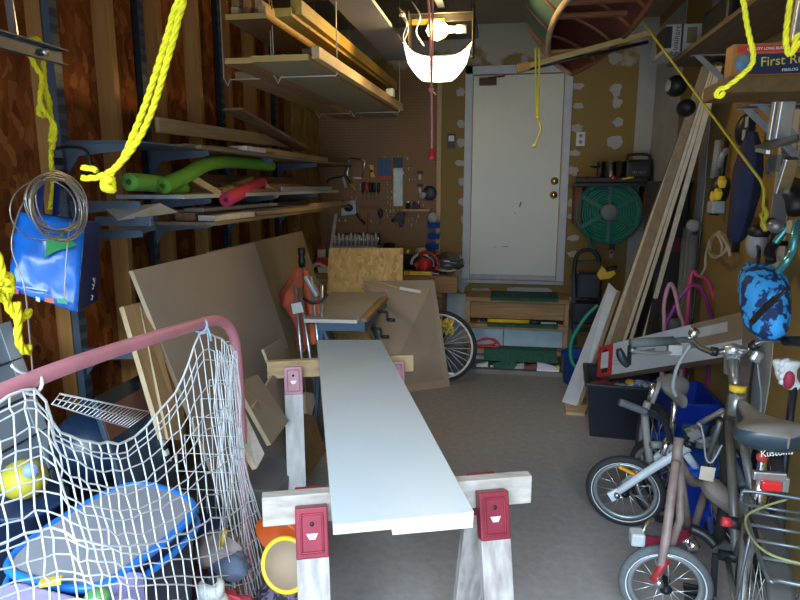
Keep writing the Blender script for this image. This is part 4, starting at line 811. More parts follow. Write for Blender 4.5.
# orange carton with lettering
yF = 2.22; p = at(731,74,Y=yF); q = at(800,42,Y=yF)
t = thing('firelog_carton', 'orange and navy carton with yellow lettering on the second right shelf', 'carton', (p.x+.2, yF+.1, z2))
xa, xb, za, zc = p.x, max(q.x, p.x+.34), z2, at(760,43,Y=yF).z
build('box', MB().bx(xa, xa+.36, yF, yF+.07, za, zc), mat('carton_orange', (.38,.16,.03), .6), t, bev=.003)
w_ = .36; h_ = zc-za
build('navy_panel', MB().bx(xa+.05, xa+.359, yF-.002, yF, za+.008, za+.068), mat('carton_navy', (.012,.015,.05), .5), t)
build('red_band', MB().bx(xa+.012, xa+.34, yF-.003, yF, za+.073, za+.093), RED, t)
build('globe_picture', MB().lathe((xa+.036, yF-.001, za+.042), [(0,.003),(.028,.003),(.028,0)], (0,-1,0), 20), mat('globe', (.05,.16,.30), .5, col2=(.40,.42,.30), scale=18), t)
text('lettering', 'First Run', .040, (xa+.155, yF-.004, za+.047), (1,0,.07), (0,0,1), mat('letter_yellow', (.62,.50,.08)), t); text('lettering', 'FIRELOG', .012, (xa+.17, yF-.004, za+.018), (1,0,.04), (0,0,1), WHITE, t); text('lettering', 'QUALITY LONG BURNING', .011, (xa+.105, yF-.0045, za+.083), (1,0,.0), (0,0,1), WHITE, t)
# helmet and pale sheet between the shelves
t = thing('helmet', 'black helmet with a pale round patch hanging under the upper right shelf', 'helmet', at(678,95,Y=3.8)); c = at(676,86,Y=4.12)
build('shell', MB().ball(c, .07, 18, (.9,1.1,.9)), BLACK, t); build('patch', MB().lathe(c+V((-.060,-.03,0)), [(0,.004),(.02,.002),(.034,-.006)], (-.95,-.3,0), 18), mat('patch_cream', (.50,.45,.36)), t)
single('grey_bag', 'black pouch hanging on the right wall just below the helmet', 'bag', MB().ball(at(686,108,Y=3.98), .075, 16, (.7,1.1,.7)), DARK)
# ================================================================ things hung on the right wall
wx = XR-.01
t = thing('patio_umbrella', 'closed dark navy patio umbrella hanging on the right wall', 'umbrella', at(740,240,X=1.08)); NV = mat('navy_canvas', (.018,.024,.07), .85, var=.2, scale=12, bump=.3)
G = []; rr = random.Random(2)
for i, (x, y, r_) in enumerate([(752,132,.025),(751,150,.055),(748,170,.07),(745,195,.07),(741,215,.06),(737,235,.05),(735,243,.025)]):
    c = at(x,y,X=1.06); row = [c+V((math.sin(2*math.pi*k/18)*r_*.7*(1+.18*math.cos(k*2.1)), math.cos(2*math.pi*k/18)*r_*(1+.18*math.cos(k*2.1)), 0)) for k in range(18)]; G.append(row+[row[0]])
build('canopy', MB().grid(G), NV, t); build('pole', MB().cyl(at(753,112,X=1.06), at(735,252,X=1.06), .018), BLACK, t)
t = thing('ski_bag', 'black strapped bag with small white labels beside the navy umbrella', 'bag', at(744,150,X=1.0)); build('body', MB().tube(cr([at(749,115,X=1.1), at(745,130,X=1.1), at(742,145,X=1.1)],5), [.02+.025*math.sin(math.pi*min(1,i/10)) for i in range(11)], 12), BLACK, t)
for x,y in ((747.5,122),(744.5,135)): build('label', MB().box(at(x,y,X=1.045), (.01,.03,.045)), GREY, t)
t = thing('cordless_trimmer', 'black and yellow garden tool hanging left of the navy umbrella', 'trimmer', at(722,190,X=1.08))
build('shaft', MB().cyl(at(728,135,X=1.1), at(716,215,X=1.1), .014), BLACK, t); build('motor', MB().tube(cr([at(724,178,X=1.06), at(719,192,X=1.05), at(714,205,X=1.06)],5), [.028+.02*math.sin(math.pi*i/10) for i in range(11)], 12), DARK, t)
for x,y in ((722,182),(718,194),(714,197)): build('yellow_trim', MB().box(at(x,y,X=1.01), (.03,.05,.045), Matrix.Rotation(.5,3,'X')), YELLOW, t, bev=.008)
build('battery', MB().box(at(716,207,X=1.02), (.06,.09,.06)), GREY, t, bev=.008); build('grip', MB().tube(cr([at(727,150,X=1.07), at(722,156,X=1.04), at(720,166,X=1.06)],5), .014), GREY, t)
t = thing('garden_shears', 'black long handled tool with a grey handle on the right wall left of the trimmer', 'tool', at(717,165,X=1.1)); build('handle', MB().cyl(at(719,140,X=1.13), at(714,178,X=1.13), .02), GREY, t); build('blade', MB().bar(at(714,178,X=1.13), at(712,215,X=1.13), .012, .05), DARK, t)
CRD = mat('beige_cord', (.42,.36,.24), .7)
single('extension_cable', 'coiled beige extension cord hanging under the garden tools on the right wall', 'cord', MB().tube(cr([at(x,y,X=1.12+.01*(i%3)) for i,(x,y) in enumerate([(720,232),(712,238),(709,248),(713,257),(721,255),(722,244),(717,235),(711,241),(711,252),(718,257),(727,248),(725,236),(720,234),(728,246),(730,256)])],6), .010, 6).tube(cr([at(710,240,X=1.12),at(706,255,X=1.13),at(705,268,X=1.13),at(701,275,X=1.12)],6), .008, 6), CRD)
t = thing('extension_ladder', 'silver aluminium ladder rails hanging at the far right beside the rope', 'ladder', at(785,140,X=.98))
for dx in (0,.06): build('rail', MB().bar(at(800,20,X=.99)+V((0,-.06+dx,.3)), at(781,139,X=.99)+V((0,dx,0)), .03, .05, (1,0,0)), ALU, t, bev=.003)
for f in (.15,.45,.75): build('rung', MB().cyl((at(800,20,X=.99)+V((0,-.06,.3))).lerp(at(781,139,X=.99), f), (at(800,20,X=.99)+V((0,0,.3))).lerp(at(781,139,X=.99)+V((0,.06,0)), f), .014), ALU, t)
t = thing('snow_scoop', 'dark grey metal scoop edge hanging across the ladder foot', 'scoop', at(775,148,X=.95)); build('blade', MB().slab([at(755,148,X=1.0), at(768,151,X=.94), at(800,142,X=.94), at(800,136,X=1.0)], .012), mat('scoop_grey', (.13,.14,.14), .4, .5), t, bev=.003); build('edge', MB().bar(at(757,150,X=.97), at(768,152,X=.94), .012, .014), ALU, t)
t = thing('chrome_level', 'short chrome and red bar hanging below the scoop', 'level', at(783,185,X=1.0)); build('bar', MB().bar(at(792,158,X=1.05), at(781,193,X=1.05), .03, .05, (1,0,0)), CHROME, t, bev=.004); build('red_edge', MB().bar(at(789.5,158,X=1.045), at(778.5,192,X=1.045), .03, .018, (1,0,0)), mat('dark_red',(.20,.02,.015)), t)
single('grey_duct_end', 'grey flat strap hanging between the umbrella and the chrome bar', 'strap', MB().bar(at(775,155,X=1.14), at(773,172,X=1.14), .015, .09, (0,1,0)).tube(cr([at(769,160,X=1.14),at(767,172,X=1.13),at(770,176,X=1.13)],4), .008, 6), mat('strap_grey',(.22,.22,.22)))
t = thing('pipe_bundle', 'row of grey plastic pipes standing in the right back corner', 'pipes', (1.1,4.7,0))
PP = mat('pipe_grey', (.12,.135,.15), .5)
for x,y0_,x2,yy in ((697,228,690,4.20),(702,226,697,4.12),(707,235,702,4.04)):
    p = at(x,y0_,Y=yy); q = V((at(x2,300,Y=yy).x, yy, 0)); q.x = min(q.x, XR-.07); build('pipe', MB().cyl(q, V((min(p.x,XR-.07),yy,p.z)), .028), PP, t)
build('elbow', MB().ball(at(702,226,Y=4.12)+V((-.05,0,0)), .045, 14), mat('elbow_grey',(.30,.31,.32)), t)
# dark red cabinet
CB = mat('cabinet_dark', (.025,.012,.012), .5); t = thing('tool_cabinet', 'tall dark cabinet with a dim red band in the right back corner', 'cabinet', (1.05,4.6,0))
ca, cb_ = 1.0, XR-.02; zt2 = at(690,181,Y=4.4).z
build('body', MB().bx(ca, cb_, 4.4, 4.85, 0, zt2), CB, t, bev=.006); build('red_band', MB().bx(ca+.02, cb_-.02, 4.39, 4.399, at(680,252,Y=4.4).z, at(680,238,Y=4.4).z), mat('band_red', (.16,.015,.01), .5), t)
build('drawer', MB().bx(ca+.02, cb_-.02, 4.385, 4.398, .9, 1.0), CB, t, bev=.003); build('drawer', MB().bx(ca+.02, cb_-.02, 4.385, 4.398, .62, .86), CB, t, bev=.003)
build('shelf_edge', MB().bx(ca-.02, cb_, 4.34, 4.399, zt2-.02, zt2), BLACK, t)
# wall shelf with pots
zs = at(610,183,Y=5.45).z; xs0, xs1 = at(572,183,Y=5.5).x, at(655,183,Y=5.5).x
t = thing('pot_shelf', 'low black topped shelf with red brown side boards right of the door', 'shelf', ((xs0+xs1)/2, 5.6, zs))
build('top_board', MB().bx(xs0, xs1, 5.45, D-.006, zs-.03, zs), BLACK, t, bev=.004)
SIDE = mat('red_brown_side', (.16,.045,.015), .6, var=.2)
build('side_board', MB().bx(at(574,200,Y=5.6).x, at(581,200,Y=5.6).x, 5.52, D-.006, at(577,224,Y=5.6).z, zs-.031), SIDE, t, bev=.003); build('side_board', MB().bx(at(642,200,Y=5.6).x, at(651,200,Y=5.6).x, 5.52, D-.006, at(646,215,Y=5.6).z, zs-.031), SIDE, t, bev=.003)
t = thing('cooking_pot', 'shiny dark cooking pot on the black shelf right of the door', 'pot', at(611,178,Y=5.58)); p = at(611,178,Y=5.58); p.z = zs+.001
build('pot', MB().lathe(p, [(0,0),(.115,0),(.12,.02),(.12,.17),(.126,.175),(.115,.17),(.112,.01),(0,.01)], n=32), mat('pot_steel', (.25,.22,.20), .15, 1), t); build('handle', MB().tube(cr([p+V((-.11,-.05,.13)),p+V((-.17,-.07,.135)),p+V((-.17,-.01,.135)),p+V((-.12,.0,.13))],5), .008, 8), BLACK, t)
t = thing('portable_radio', 'black portable radio on the black shelf beside the pot', 'radio', at(639,175,Y=5.58)); p = at(638,166,Y=5.56); p = V((p.x,5.56,zs+.001))
build('body', MB().box(p+V((0,0,.10)), (.21,.12,.18)), BLACK, t, bev=.02); build('display', MB().box(p+V((0,-.062,.10)), (.15,.006,.10)), mat('display', (.05,.055,.06), .2), t, bev=.004); build('handle', MB().tube(cr([p+V((-.09,0,.18)),p+V((-.08,0,.225)),p+V((0,0,.235)),p+V((.08,0,.225)),p+V((.09,0,.18))],5), .012, 8), BLACK, t)
text('lettering', 'FM 101.5', .028, p+V((0,-.066,.085)), (1,0,0), (0,0,1), mat('display_text', (.25,.27,.28)), t)
t = thing('hair_dryer', 'black clutter tray with a red knob on the front of the black shelf', 'tray', at(605,182,Y=5.46)); b = MB().bx(xs0+.03, xs1-.06, 5.455, 5.50, zs+.001, zs+.05)
build('tray', b, BLACK, t, bev=.01); build('red_knob', MB().ball(at(613,178,Y=5.445), .022, 12), RED, t); build('knob', MB().ball(at(587,178,Y=5.445), .016, 12), mat('knob_red',(.2,.02,.02)), t); build('yellow_stick', MB().cyl(at(622,179,Y=5.445), at(634,177,Y=5.445), .008), YELLOW, t)
# hose reel
hc = at(608.5,212,Y=5.55); HT = mat('teal_hose', (.012,.20,.145), .45); HTD = mat('teal_reel', (.012,.13,.10), .5)
t = thing('hose_reel', 'round teal hose reel with a grey hub on the wall under the black shelf', 'hose reel', hc)
Rr = 29*.0088
build('back_disc', MB().lathe(hc, [(0,-.10),(Rr*1.0,-.10),(Rr*1.0,-.09),(0,-.09)], (0,-1,0), 40), HTD, t)
b = MB()
for i in range(8): b.ring(hc+V((0,.01,0)), Rr*(.34+.082*i), .0105, (0,1,0), 40, 8)
for j in range(2): b.ring(hc+V((0,.035*j,0)), Rr*.97, .016, (0,1,0), 44, 8)
build('hose', b, HT, t)
b = MB()
for k in range(6):
    a = math.pi/2+math.pi*k/3; b.bar(hc+V((math.cos(a)*.05,-.022,math.sin(a)*.05)), hc+V((math.cos(a)*Rr,-.022,math.sin(a)*Rr)), .034, .014, (0,1,0))
b.ring(hc+V((0,-.022,0)), Rr*1.03, .013, (0,1,0), 44, 8)
build('spokes', b, HTD, t); build('hub', MB().lathe(hc, [(0,.055),(.06,.05),(.072,.042),(.072,.01)], (0,-1,0), 28), mat('hub_grey', (.16,.19,.19), .5), t)
build('hose_tail', MB().tube(cr([at(588,233,Y=5.55),at(590,243,Y=5.5),at(595,252,Y=5.5),at(598,262,Y=5.5)],6), .015, 8), HT, t)
single('green_hose', 'loop of green garden hose standing on the floor by the leaning boards', 'hose', MB().tube(cr([at(598,305,Y=4.9),at(585,318,Y=4.9),at(572,340,Y=4.9),at(571,358,Y=4.9),at(577,368,Y=4.85),at(590,372,Y=4.85)],8), .015, 8), mat('green_hose', (.02,.28,.20), .45))
single('blue_tub', 'small blue tub inside the green hose loop', 'tub', MB().lathe((at(580,345,Y=5.15).x,5.15,0), [(0,0),(.12,0),(.15,.25),(.155,.25),(.15,.26),(.14,.25),(.11,.02),(0,.02)]), BLUE)
# hand truck / mower
t = thing('push_mower', 'black handled machine with yellow parts standing right of the steps', 'mower', at(590,340,Z=0)); Ym = 5.2
def mm(x,y,dy=0): return at(x,y,Y=Ym+dy)
build('handle', MB().tube(cr([mm(573,330),mm(574,290),mm(575,262),mm(580,252),mm(590,250),mm(598,256),mm(600,270)],6), .016), BLACK, t); build('frame', MB().bar(mm(573,275),mm(575,345),.04,.03).bar(mm(599,262),mm(600,345),.04,.03).bar(mm(577,262),mm(597,262),.02,.03).bar(mm(575,330),mm(600,330),.03,.03), BLACK, t, bev=.003)
b = MB(); rr = random.Random(11)
build('engine', MB().box(mm(588,285,.05), (.20,.16,.22)).box(mm(585,312,.05), (.22,.18,.18)), DARK, t, bev=.02)
build('yellow_housing', MB().prism([mm(597,275,-.06),mm(602,266,-.06),mm(606,270,-.06),mm(613,268,-.06),mm(616,274,-.06),mm(610,279,-.06),mm(600,280,-.06)], (0,.06,0)), YELLOW, t, bev=.006); build('black_grip', MB().cyl(mm(606,270,-.07), mm(617,267,-.07), .018), BLACK, t)
for x in (578,600): build('wheel', MB().ring((mm(x,340).x, Ym, .085), .065, .022, (1,0,0), 24, 8), RUBBER, t)
t = thing('wall_bottle', 'small red and white bottle hung on the wall below the hose reel', 'bottle', mm(612,250)); build('body', MB().lathe(at(611,258,Y=D-.04), [(0,0),(.02,0),(.02,.08),(.012,.10),(.022,.13),(.022,.17),(0,.17)], n=12), mat('bottle_rw',(.45,.40,.40),.5), t); build('label', MB().box(at(612,247,Y=D-.065), (.05,.005,.05)), BLACK, t); build('cap', MB().box(at(611,252,Y=D-.066), (.02,.004,.02)), RED, t)
# ================================================================ leaning lumber bundle
LW = wood('pale_lumber', (.66,.55,.38), (.82,.71,.52), 'z'); LD = wood('lumber_face', (.30,.21,.12), (.40,.29,.17), 'z')
def lb(lab, top, bot, yt, w, h, face, zb_=0.035):
    b = MB(); p = at(*top, Y=yt); q = at(*bot, Z=zb_); t_ = (q-p).normalized(); u = V((1,-.25,0)); a = (u-t_*u.dot(t_)).normalized(); n = t_.cross(a)
    vs = [e+a*i*w/2+n*j*h/2 for e in (p,q) for i,j in ((-1,-1),(1,-1),(1,1),(-1,1))]
    b.add(vs, [(0,1,2,3),(7,6,5,4),(1,5,6,2),(3,7,4,0)]); b.mi = 1; b.add(vs, [(0,4,5,1),(2,6,7,3)])
    return single('leaning_board', lab, 'board', b, face, 'tall boards leaning together at right', bev=.001)
lb('leftmost tall board of the leaning bundle, pale narrow edge', (706,68), (592,385), 3.90, .035, .09, [LD, LW])
lb('wide brown faced board of the leaning bundle, second from the left', (709,67), (600,390), 3.86, .075, .02, [LW, LD])
lb('tall pale strip of the leaning bundle, third from the left', (713,66), (608,390), 3.82, .022, .06, [LD, LW])
lb('tall pale strip of the leaning bundle, fourth from the left', (716,65), (614,392), 3.78, .022, .06, [LD, LW])
lb('rightmost tall board of the leaning bundle, set apart', (719,64), (629,392), 3.73, .03, .07, [LD, LW])
t = thing('short_white_board', 'shorter white faced board leaning in front of the tall boards', 'board', at(565,405,Z=0))
q = [at(609,283,Y=4.75), at(617,291,Y=4.72), at(577,406,Z=.025), at(562,402,Z=.025)]
b = MB(); b.slab(q, -.018); build('board', b, [mat('white_laminate', (.48,.50,.54), .45)], t, bev=.001)
b = MB(); b.bar(q[1]+V((.012,.01,0)), q[2]+V((.012,.01,0)), .02, .03); build('raw_edge', b, PINEZ, t)
single('floor_board', 'raw board scrap on the floor under the leaning boards', 'board', MB().slab([at(562,398,Z=.001), at(566,415,Z=.001), at(585,416,Z=.001), at(592,395,Z=.001)], .022), PINEX, bev=.002)
# ================================================================ black tote, long carton, blue tubs
TB = mat('tote_black', (.012,.014,.022), .4)
f0, f1 = at(590,436,Z=0), at(641,441,Z=0); a = (f1-f0); a.z = 0; f1 = f0+a.normalized()*.42; a = a.normalized(); n = V((-a.y,a.x,0)); zt3 = .36
def tub(t, f0, a, n, w, d, h, m, fl=.035, rim=True, name='tub'):
    B = [f0, f0+a*w, f0+a*w+n*d, f0+n*d]; T = [f0-a*fl-n*fl+V((0,0,h)), f0+a*(w+fl)-n*fl+V((0,0,h)), f0+a*(w+fl)+n*(d+fl)+V((0,0,h)), f0-a*fl+n*(d+fl)+V((0,0,h))]
    b = MB(); b.add(B+T, [(3,2,1,0),(0,1,5,4),(1,2,6,5),(2,3,7,6),(3,0,4,7)]); o = build(name, b, m, t, solid=.006)
    if rim:
        c = sum(T, V((0,0,0)))/4; r = MB(); Tq = [c+(p-c)*1.03 for p in T]
        for i in range(4): r.bar(Tq[i], Tq[(i+1)%4], .025, .022)
        build('rim', r, m, t, bev=.004)
    return T
t = thing('storage_tote', 'open black storage tote on the floor beside the leaning boards', 'tote', f0); T = tub(t, f0, a, n, .36, .40, zt3, TB)
c = sum(T, V((0,0,0)))/4
rr = random.Random(8)
def heap(lab, c, r, m, sc=(1,1,.6), cat='cloth', name='folded_cloth', s=1, cr_=.22):
    G = []; rr = random.Random(s)
    for i in range(8):
        v = math.pi*i/7; row = []
        for k in range(18): q_ = r*(1+cr_*rr.uniform(-1,1)); u_ = 2*math.pi*k/18; row.append(V(c)+V((math.sin(v)*math.cos(u_)*q_*sc[0], math.sin(v)*math.sin(u_)*q_*sc[1], math.cos(v)*q_*sc[2])))
        G.append(row+[row[0]])
    return single(name, lab, cat, MB().grid(G), m)
heap('red brown cloth inside the black tote', c+V((-.09,-.05,-.09)), .12, mat('cloth_red', (.20,.03,.03), .9), s=1)
heap('pale grey cloth inside the black tote', c+V((.0,-.08,-.09)), .10, mat('cloth_grey', (.38,.40,.42), .9), s=2)
heap('blue and white patterned cloth inside the black tote', c+V((.12,-.07,-.085)), .13, mat('cloth_pattern', (.08,.18,.40), .9, col2=(.70,.76,.80), scale=22, sharp=True), s=3)
heap('small orange object lying on the cloths in the black tote', at(631,382,Z=zt3-.005)+V((0,.03,-.01)), .032, mat('orange_bit', (.80,.30,.02), .5), s=4, cat='toy', name='orange_toy', cr_=.1)
heap('dark padding filling the black tote bottom', c+V((0,.02,-.19)), .13, BLACK, s=5, name='dark_padding')
# long carton on the tote
pL0, pL1 = at(581,347,Z=.50), at(597,375,Z=.385)
t = thing('long_carton', 'long white carton with a red end lying across the black tote', 'carton', (.95,3.9,.4))
fa = at(597,377,Z=.39); fb = at(742,354,X=1.09); d = (fb-fa); L_ = d.length; d.normalize(); m_ = V((-d.y, d.x, 0)).normalized(); tilt = .10
u0 = V((0,0,1))*.95 + m_*.22; e_u = (u0-d*u0.dot(d)).normalized(); nrm = d.cross(e_u).normalized()
hh = .20; th = .09
WC = mat('carton_print', (.56,.60,.64), .5, var=.04); CBX = mat('carton_brown', (.26,.19,.125), .7)
q = [fa, fa+d*L_, fa+d*L_+e_u*hh, fa+e_u*hh]; b = MB(); vs = q+[p-nrm*th for p in q]
b.add(vs, [(0,1,2,3)]); b.mi = 1; b.add(vs, [(7,6,5,4),(0,4,5,1),(1,5,6,2),(2,6,7,3),(3,7,4,0)])
build('box', b, [WC, CBX], t)
def onbox(s0, s1, h0, h1, o, m, name, th=.001):
    b = MB(); Q = [fa+d*s0+e_u*h0, fa+d*s1+e_u*h0, fa+d*s1+e_u*h1, fa+d*s0+e_u*h1]; Q = [p+nrm*o for p in Q]; b.slab(Q, th if True else 0); return build(name, b, m, t)
onbox(-.001, .17, -.001, hh+.001, .0006, mat('carton_red', (.48,.03,.035), .5), 'red_end_panel')
onbox(.04, .125, .05, .155, .002, mat('label_pale', (.55,.60,.68), .5), 'label'); onbox(.055, .12, .022, .05, .002, BLACK, 'black_print'); onbox(.06,.105,.155,.172,.002,BLACK,'black_print')
onbox(.33, .375, .04, .165, .002, mat('dark_print', (.03,.035,.045), .5), 'tool_picture'); onbox(.375, .60, .10, .115, .002, mat('print_steel', (.25,.28,.32), .4), 'tool_picture'); onbox(.38,.42,.12,.16,.002,DARK,'tool_picture')  # tool picture printed in near-black and steel grey
for i in range(5): onbox(.19, .30-.03*(i%2), .06+.024*i, .063+.024*i, .002, mat('print_grey', (.35,.37,.40)), 'print_line')
onbox(L_*.72, L_+.0005, hh*.35, hh+.0005, .003, CBX, 'brown_flap'); onbox(L_*.74, L_*.93, .12, .17, .005, mat('label_paper', (.48,.48,.50)), 'shipping_label')
# blue tubs
BL2 = mat('tub_blue', (.006,.035,.36), .4); BLL = mat('lid_blue', (.012,.12,.62), .35)
f0 = V((.88,2.92,0))
t = thing('blue_tote', 'blue lidded tote on the floor behind the bicycles, lower one', 'tote', f0); T = tub(t, f0, V((1,.05,0)).normalized(), V((-.05,1,0)).normalized(), .26, .42, .27, BL2); T2 = [p+V((0,0,.004)) for p in T]
b = MB(); c = sum(T2, V((0,0,0)))/4; T2 = [c+(p-c)*1.06 for p in T2]; b.slab(T2, .025); b.slab([c+(p-c)*.82+V((0,0,.025)) for p in T2], .012); build('lid', b, BLL, t, bev=.006)
f0 = V((.95,3.42,0))
t = thing('blue_tote', 'open blue tote with a grey panel, standing under the long white carton', 'tote', f0); tub(t, f0, V((1,.02,0)).normalized(), V((-.02,1,0)).normalized(), .17, .32, .46, BL2)
p = at(718,388,Y=3.49); build('grey_panel', MB().box((1.04,3.39,.30), (.14,.01,.10), Matrix.Rotation(-.08,3,'X')), mat('panel_teal', (.06,.12,.16), .5), t, bev=.003)
single('dark_bin', 'dark bin with blue contents behind the leaning boards', 'bin', MB().bx(.72,1.14,4.3,4.75,0,.42), mat('bin_dark', (.02,.03,.05), .5), bev=.02)
single('blue_sheet', 'crumpled blue tarp on top of the dark bin', 'tarp', MB().ball((.95,4.45,.45), .19, 18, (1,1,.4)), mat('tarp_blue', (.03,.10,.22), .5, var=.4, scale=10))
t = thing('toy_wheel', 'dark toy wheel with a grey hub leaning at the right behind the carton', 'wheel', at(672,340,Y=4.25)); c = at(676,326,Y=4.2); build('tire', MB().ring(c, .085, .03, (.2,1,.1), 28, 8), RUBBER, t); build('hub', MB().lathe(c, [(0,-.02),(.06,-.02),(.06,.02),(0,.02)], (.2,1,.1), 20), mat('hub_dull',(.12,.17,.2)), t)
for i, (lab, pts, col) in enumerate((('pale pink hoop standing left of the other two hoops', [(664,330),(664,305),(669,285),(674,289),(679,312),(684,333)], (.50,.25,.30)), ('crimson and purple hoop standing in the middle', [(666,330),(672,312),(681,296),(693,285),(703,292),(709,310),(712,330)], (.48,.02,.10)), ('bright pink hoop standing at the back, tallest of three', [(690,282),(698,276),(706,279),(713,295),(715,315),(716,330)], (.62,.06,.16)))):
    yy = 3.72+.05*i; P = [at(x,y,Y=yy) for x,y in pts]; P = [V((P[0].x+.01,yy,.40))]+P+[V((P[-1].x,yy,.40))]
    single('hula_hoop', lab, 'hoop', MB().tube(cr(P,6), .0115, 8), mat('hoop%d' % i, col, .35, col2=(.10,.03,.30) if i == 1 else None, scale=4), 'hoops behind the long carton')
# patterned bag and hung bike parts on the far right
PB2 = mat('tie_dye', (.01,.03,.12), .7, col2=(.04,.36,.85), scale=24, sharp=True, detail=3)
t = thing('patterned_bag', 'bright blue and black patterned bag hanging at the right', 'bag', at(762,335,X=.98)); rr = random.Random(6); G = []
for i, (x, y, r_) in enumerate([(757,264,.06),(760,270,.125),(762,284,.155),(763,300,.16),(764,316,.15),(766,330,.12),(767,338,.05)]):
    c = at(x,y,X=.99); row = [c+V((math.sin(2*math.pi*k/20)*r_*.55*(1+.22*rr.uniform(-1,1)), math.cos(2*math.pi*k/20)*r_*.85*(1+.08*rr.uniform(-1,1)), .01*rr.uniform(-1,1))) for k in range(20)]; G.append(row+[row[0]])
build('body', MB().grid(G), PB2, t, sub=1); build('strap', MB().tube(cr([at(776,298,X=.88),at(765,308,X=.86),at(752,322,X=.88)],6), .012, 6, flat=.5), BLACK, t); build('strap', MB().tube(cr([at(786,290,X=.88),at(772,302,X=.86),at(758,314,X=.87)],6), .006, 6), BLACK, t)
build('hanging_loop', MB().tube(cr([at(757,266,X=.99),at(759,252,X=1.02),at(757,244,X=1.1),at(757,240,X=1.19)],6), .008, 6), BLACK, t)
t = thing('bicycle_handlebar', 'teal and chrome bicycle handlebar hanging on the right wall over the patterned bag', 'bicycle part', at(788,240,X=1.0)); TEAL = mat('teal_metal', (.12,.42,.46), .25, .7)
build('tube', MB().tube(cr([at(797,222,X=1.05),at(795,235,X=1.03),at(792,252,X=1.02),at(786,262,X=1.0),at(779,272,X=1.0)],6), .014), TEAL, t); build('tube', MB().tube(cr([at(790,224,X=1.1),at(783,233,X=1.08),at(775,243,X=1.06)],6), .014), TEAL, t); build('clamp', MB().box(at(793,227,X=1.06), (.03,.05,.05)), mat('clamp_tan',(.45,.36,.28)), t, bev=.006); build('wall_hook', MB().cyl(at(794,225,X=1.06), V((XR, at(794,225,X=1.06).y, at(794,225,X=1.06).z)), .012), DARK, t)
t = thing('bicycle_lamp', 'grey white bicycle lamp and bracket hung left of the teal handlebar', 'lamp', at(757,245,X=1.1)); c = at(757,243,X=1.08); build('housing', MB().ball(c, .055, 16, (.8,.9,1.3)), mat('lamp_grey',(.34,.35,.36),.4), t); build('cap', MB().ball(c+V((0,-.01,.05)), .045, 14, (1,1,.8)), BLACK, t); build('arm', MB().cyl(c, V((XR,c.y,c.z)), .012), DARK, t)
t = thing('black_hung_parts', 'cluster of black brackets and a bell hung between the lamp and the teal handlebar', 'bracket', at(776,225,X=1.1)); build('bracket', MB().tube(cr([at(772,222,X=1.12),at(778,228,X=1.1),at(776,240,X=1.1),at(770,250,X=1.1),at(771,262,X=1.1)],5), .022, 8).tube([at(790,185,X=1.12),at(796,200,X=1.1),at(798,212,X=1.1)], .04, 8), BLACK, t); build('bell', MB().ball(at(776,226,X=1.06), .035, 12, (1,1,.8)), mat('bell_grey',(.30,.30,.31),.3,.5), t); build('bell', MB().ball(at(783,249,X=1.06), .03, 12, (1,1,.6)), mat('bell_grey'), t) if False else None
# ================================================================ bicycles at the right
def pt(x, y, Y): return at(x, y, Y=Y)
DUST = mat('dusty_paint', (.17,.13,.115), .6, var=.35, scale=14); WFR = mat('white_frame', (.62,.68,.74), .35, var=.06)
GRIP = mat('grip_rubber', (.10,.11,.12), .75, bump=.5, scale=120); DSAD = mat('dusty_saddle', (.20,.17,.15), .75, var=.2, scale=10); RIMW = mat('rim_grey', (.30,.32,.34), .35, .6)
def saddle(name, c, fwd, L_, W_, m, parent, th=.05, up_=V((0,0,1)), m2=None):
    f = V(fwd).normalized(); s = f.cross(up_).normalized(); u_ = s.cross(f); G = []
    for i in range(15):
        v = i/14; wd = W_*(.14+.86*max(0,1-v)**1.0*1 if v > .35 else .5+.5*math.sin(math.pi*min(1,(v+.05)/.4)*.5)) if False else W_*(.16+.84*(1/(1+math.exp((v-.48)*11)))*min(1,.55+v*4))
        zz = .014*math.cos(v*math.pi*1.6); row = []; e_ = math.sqrt(max(0,min(1,v*6+.002)))*math.sqrt(max(0,min(1,(1-v)*6+.002))); wd *= e_
        for k in range(14):
            a = math.pi*2*k/14; row.append(V(c)+f*(v-.4)*L_+s*math.cos(a)*wd/2+u_*(math.sin(a)*th*(.45 if math.sin(a) > 0 else .65)*(.4+.6*e_)+zz))
        G.append(row+[row[0]])
    b = MB().grid(G); b.add(G[0][:-1], [tuple(range(14))]); b.add(G[-1][:-1], [tuple(range(14))[::-1]])
    for i in range(14):
        for k in range(14):
            if k >= 7 or k in (0,6): b.m[i*14+k] = 1
    o = build(name, b, [m, m2 or m], parent)
    if False: build('saddle_side', MB().grid([[p+(p-V(c)-f*(i/14-.4)*L_)*.02-u_*.003 for p in r[6:15]] for i, r in enumerate(G)]), m2, o)
    return o
def pedal(b, c, ax, s=.045): b.box(c, (.09,.07,.022)); return b
# ---- small white bicycle, wheel facing the camera
YA = 2.89
bA = thing('kids_bicycle', 'small bicycle with a white fork and an orange spoke reflector, beside the black tote', 'bicycle', at(625,531,Z=0), 'bicycles in the right foreground')
cA = at(625,491,Z=.182)
wA = wheel(bA, cA, .182, (.22,1,.06), .020, RIMW, name='front_wheel'); 
build('reflector', MB().bar(pt(618.5,466,YA-.02), pt(637,475,YA-.02), .012, .026, (0,1,0)), mat('amber', (.85,.36,.02), .3), wA)
ax = pt(616,493,YA-.05); cr1, hd, stm = pt(671,457,YA-.06), pt(688,447,YA-.05), pt(693,433,YA-.04)
fk = MB().tube([ax, ax.lerp(cr1,.5)+V((0,0,.004)), cr1, hd], [.017,.019,.021,.024], 10); fk.tube([cA+V((0,.06,0)), cr1+V((.01,.10,0)), hd+V((0,.02,0))], .018, 8); fk.box(ax+V((-.008,-.004,-.008)), (.05,.012,.045), Matrix.Rotation(-.6,3,'Y'))
build('fork', fk, WFR, bA); build('axle_nut', MB().cyl(ax+V((0,-.035,0)), ax+V((0,.01,0)), .013), CHROME, bA)
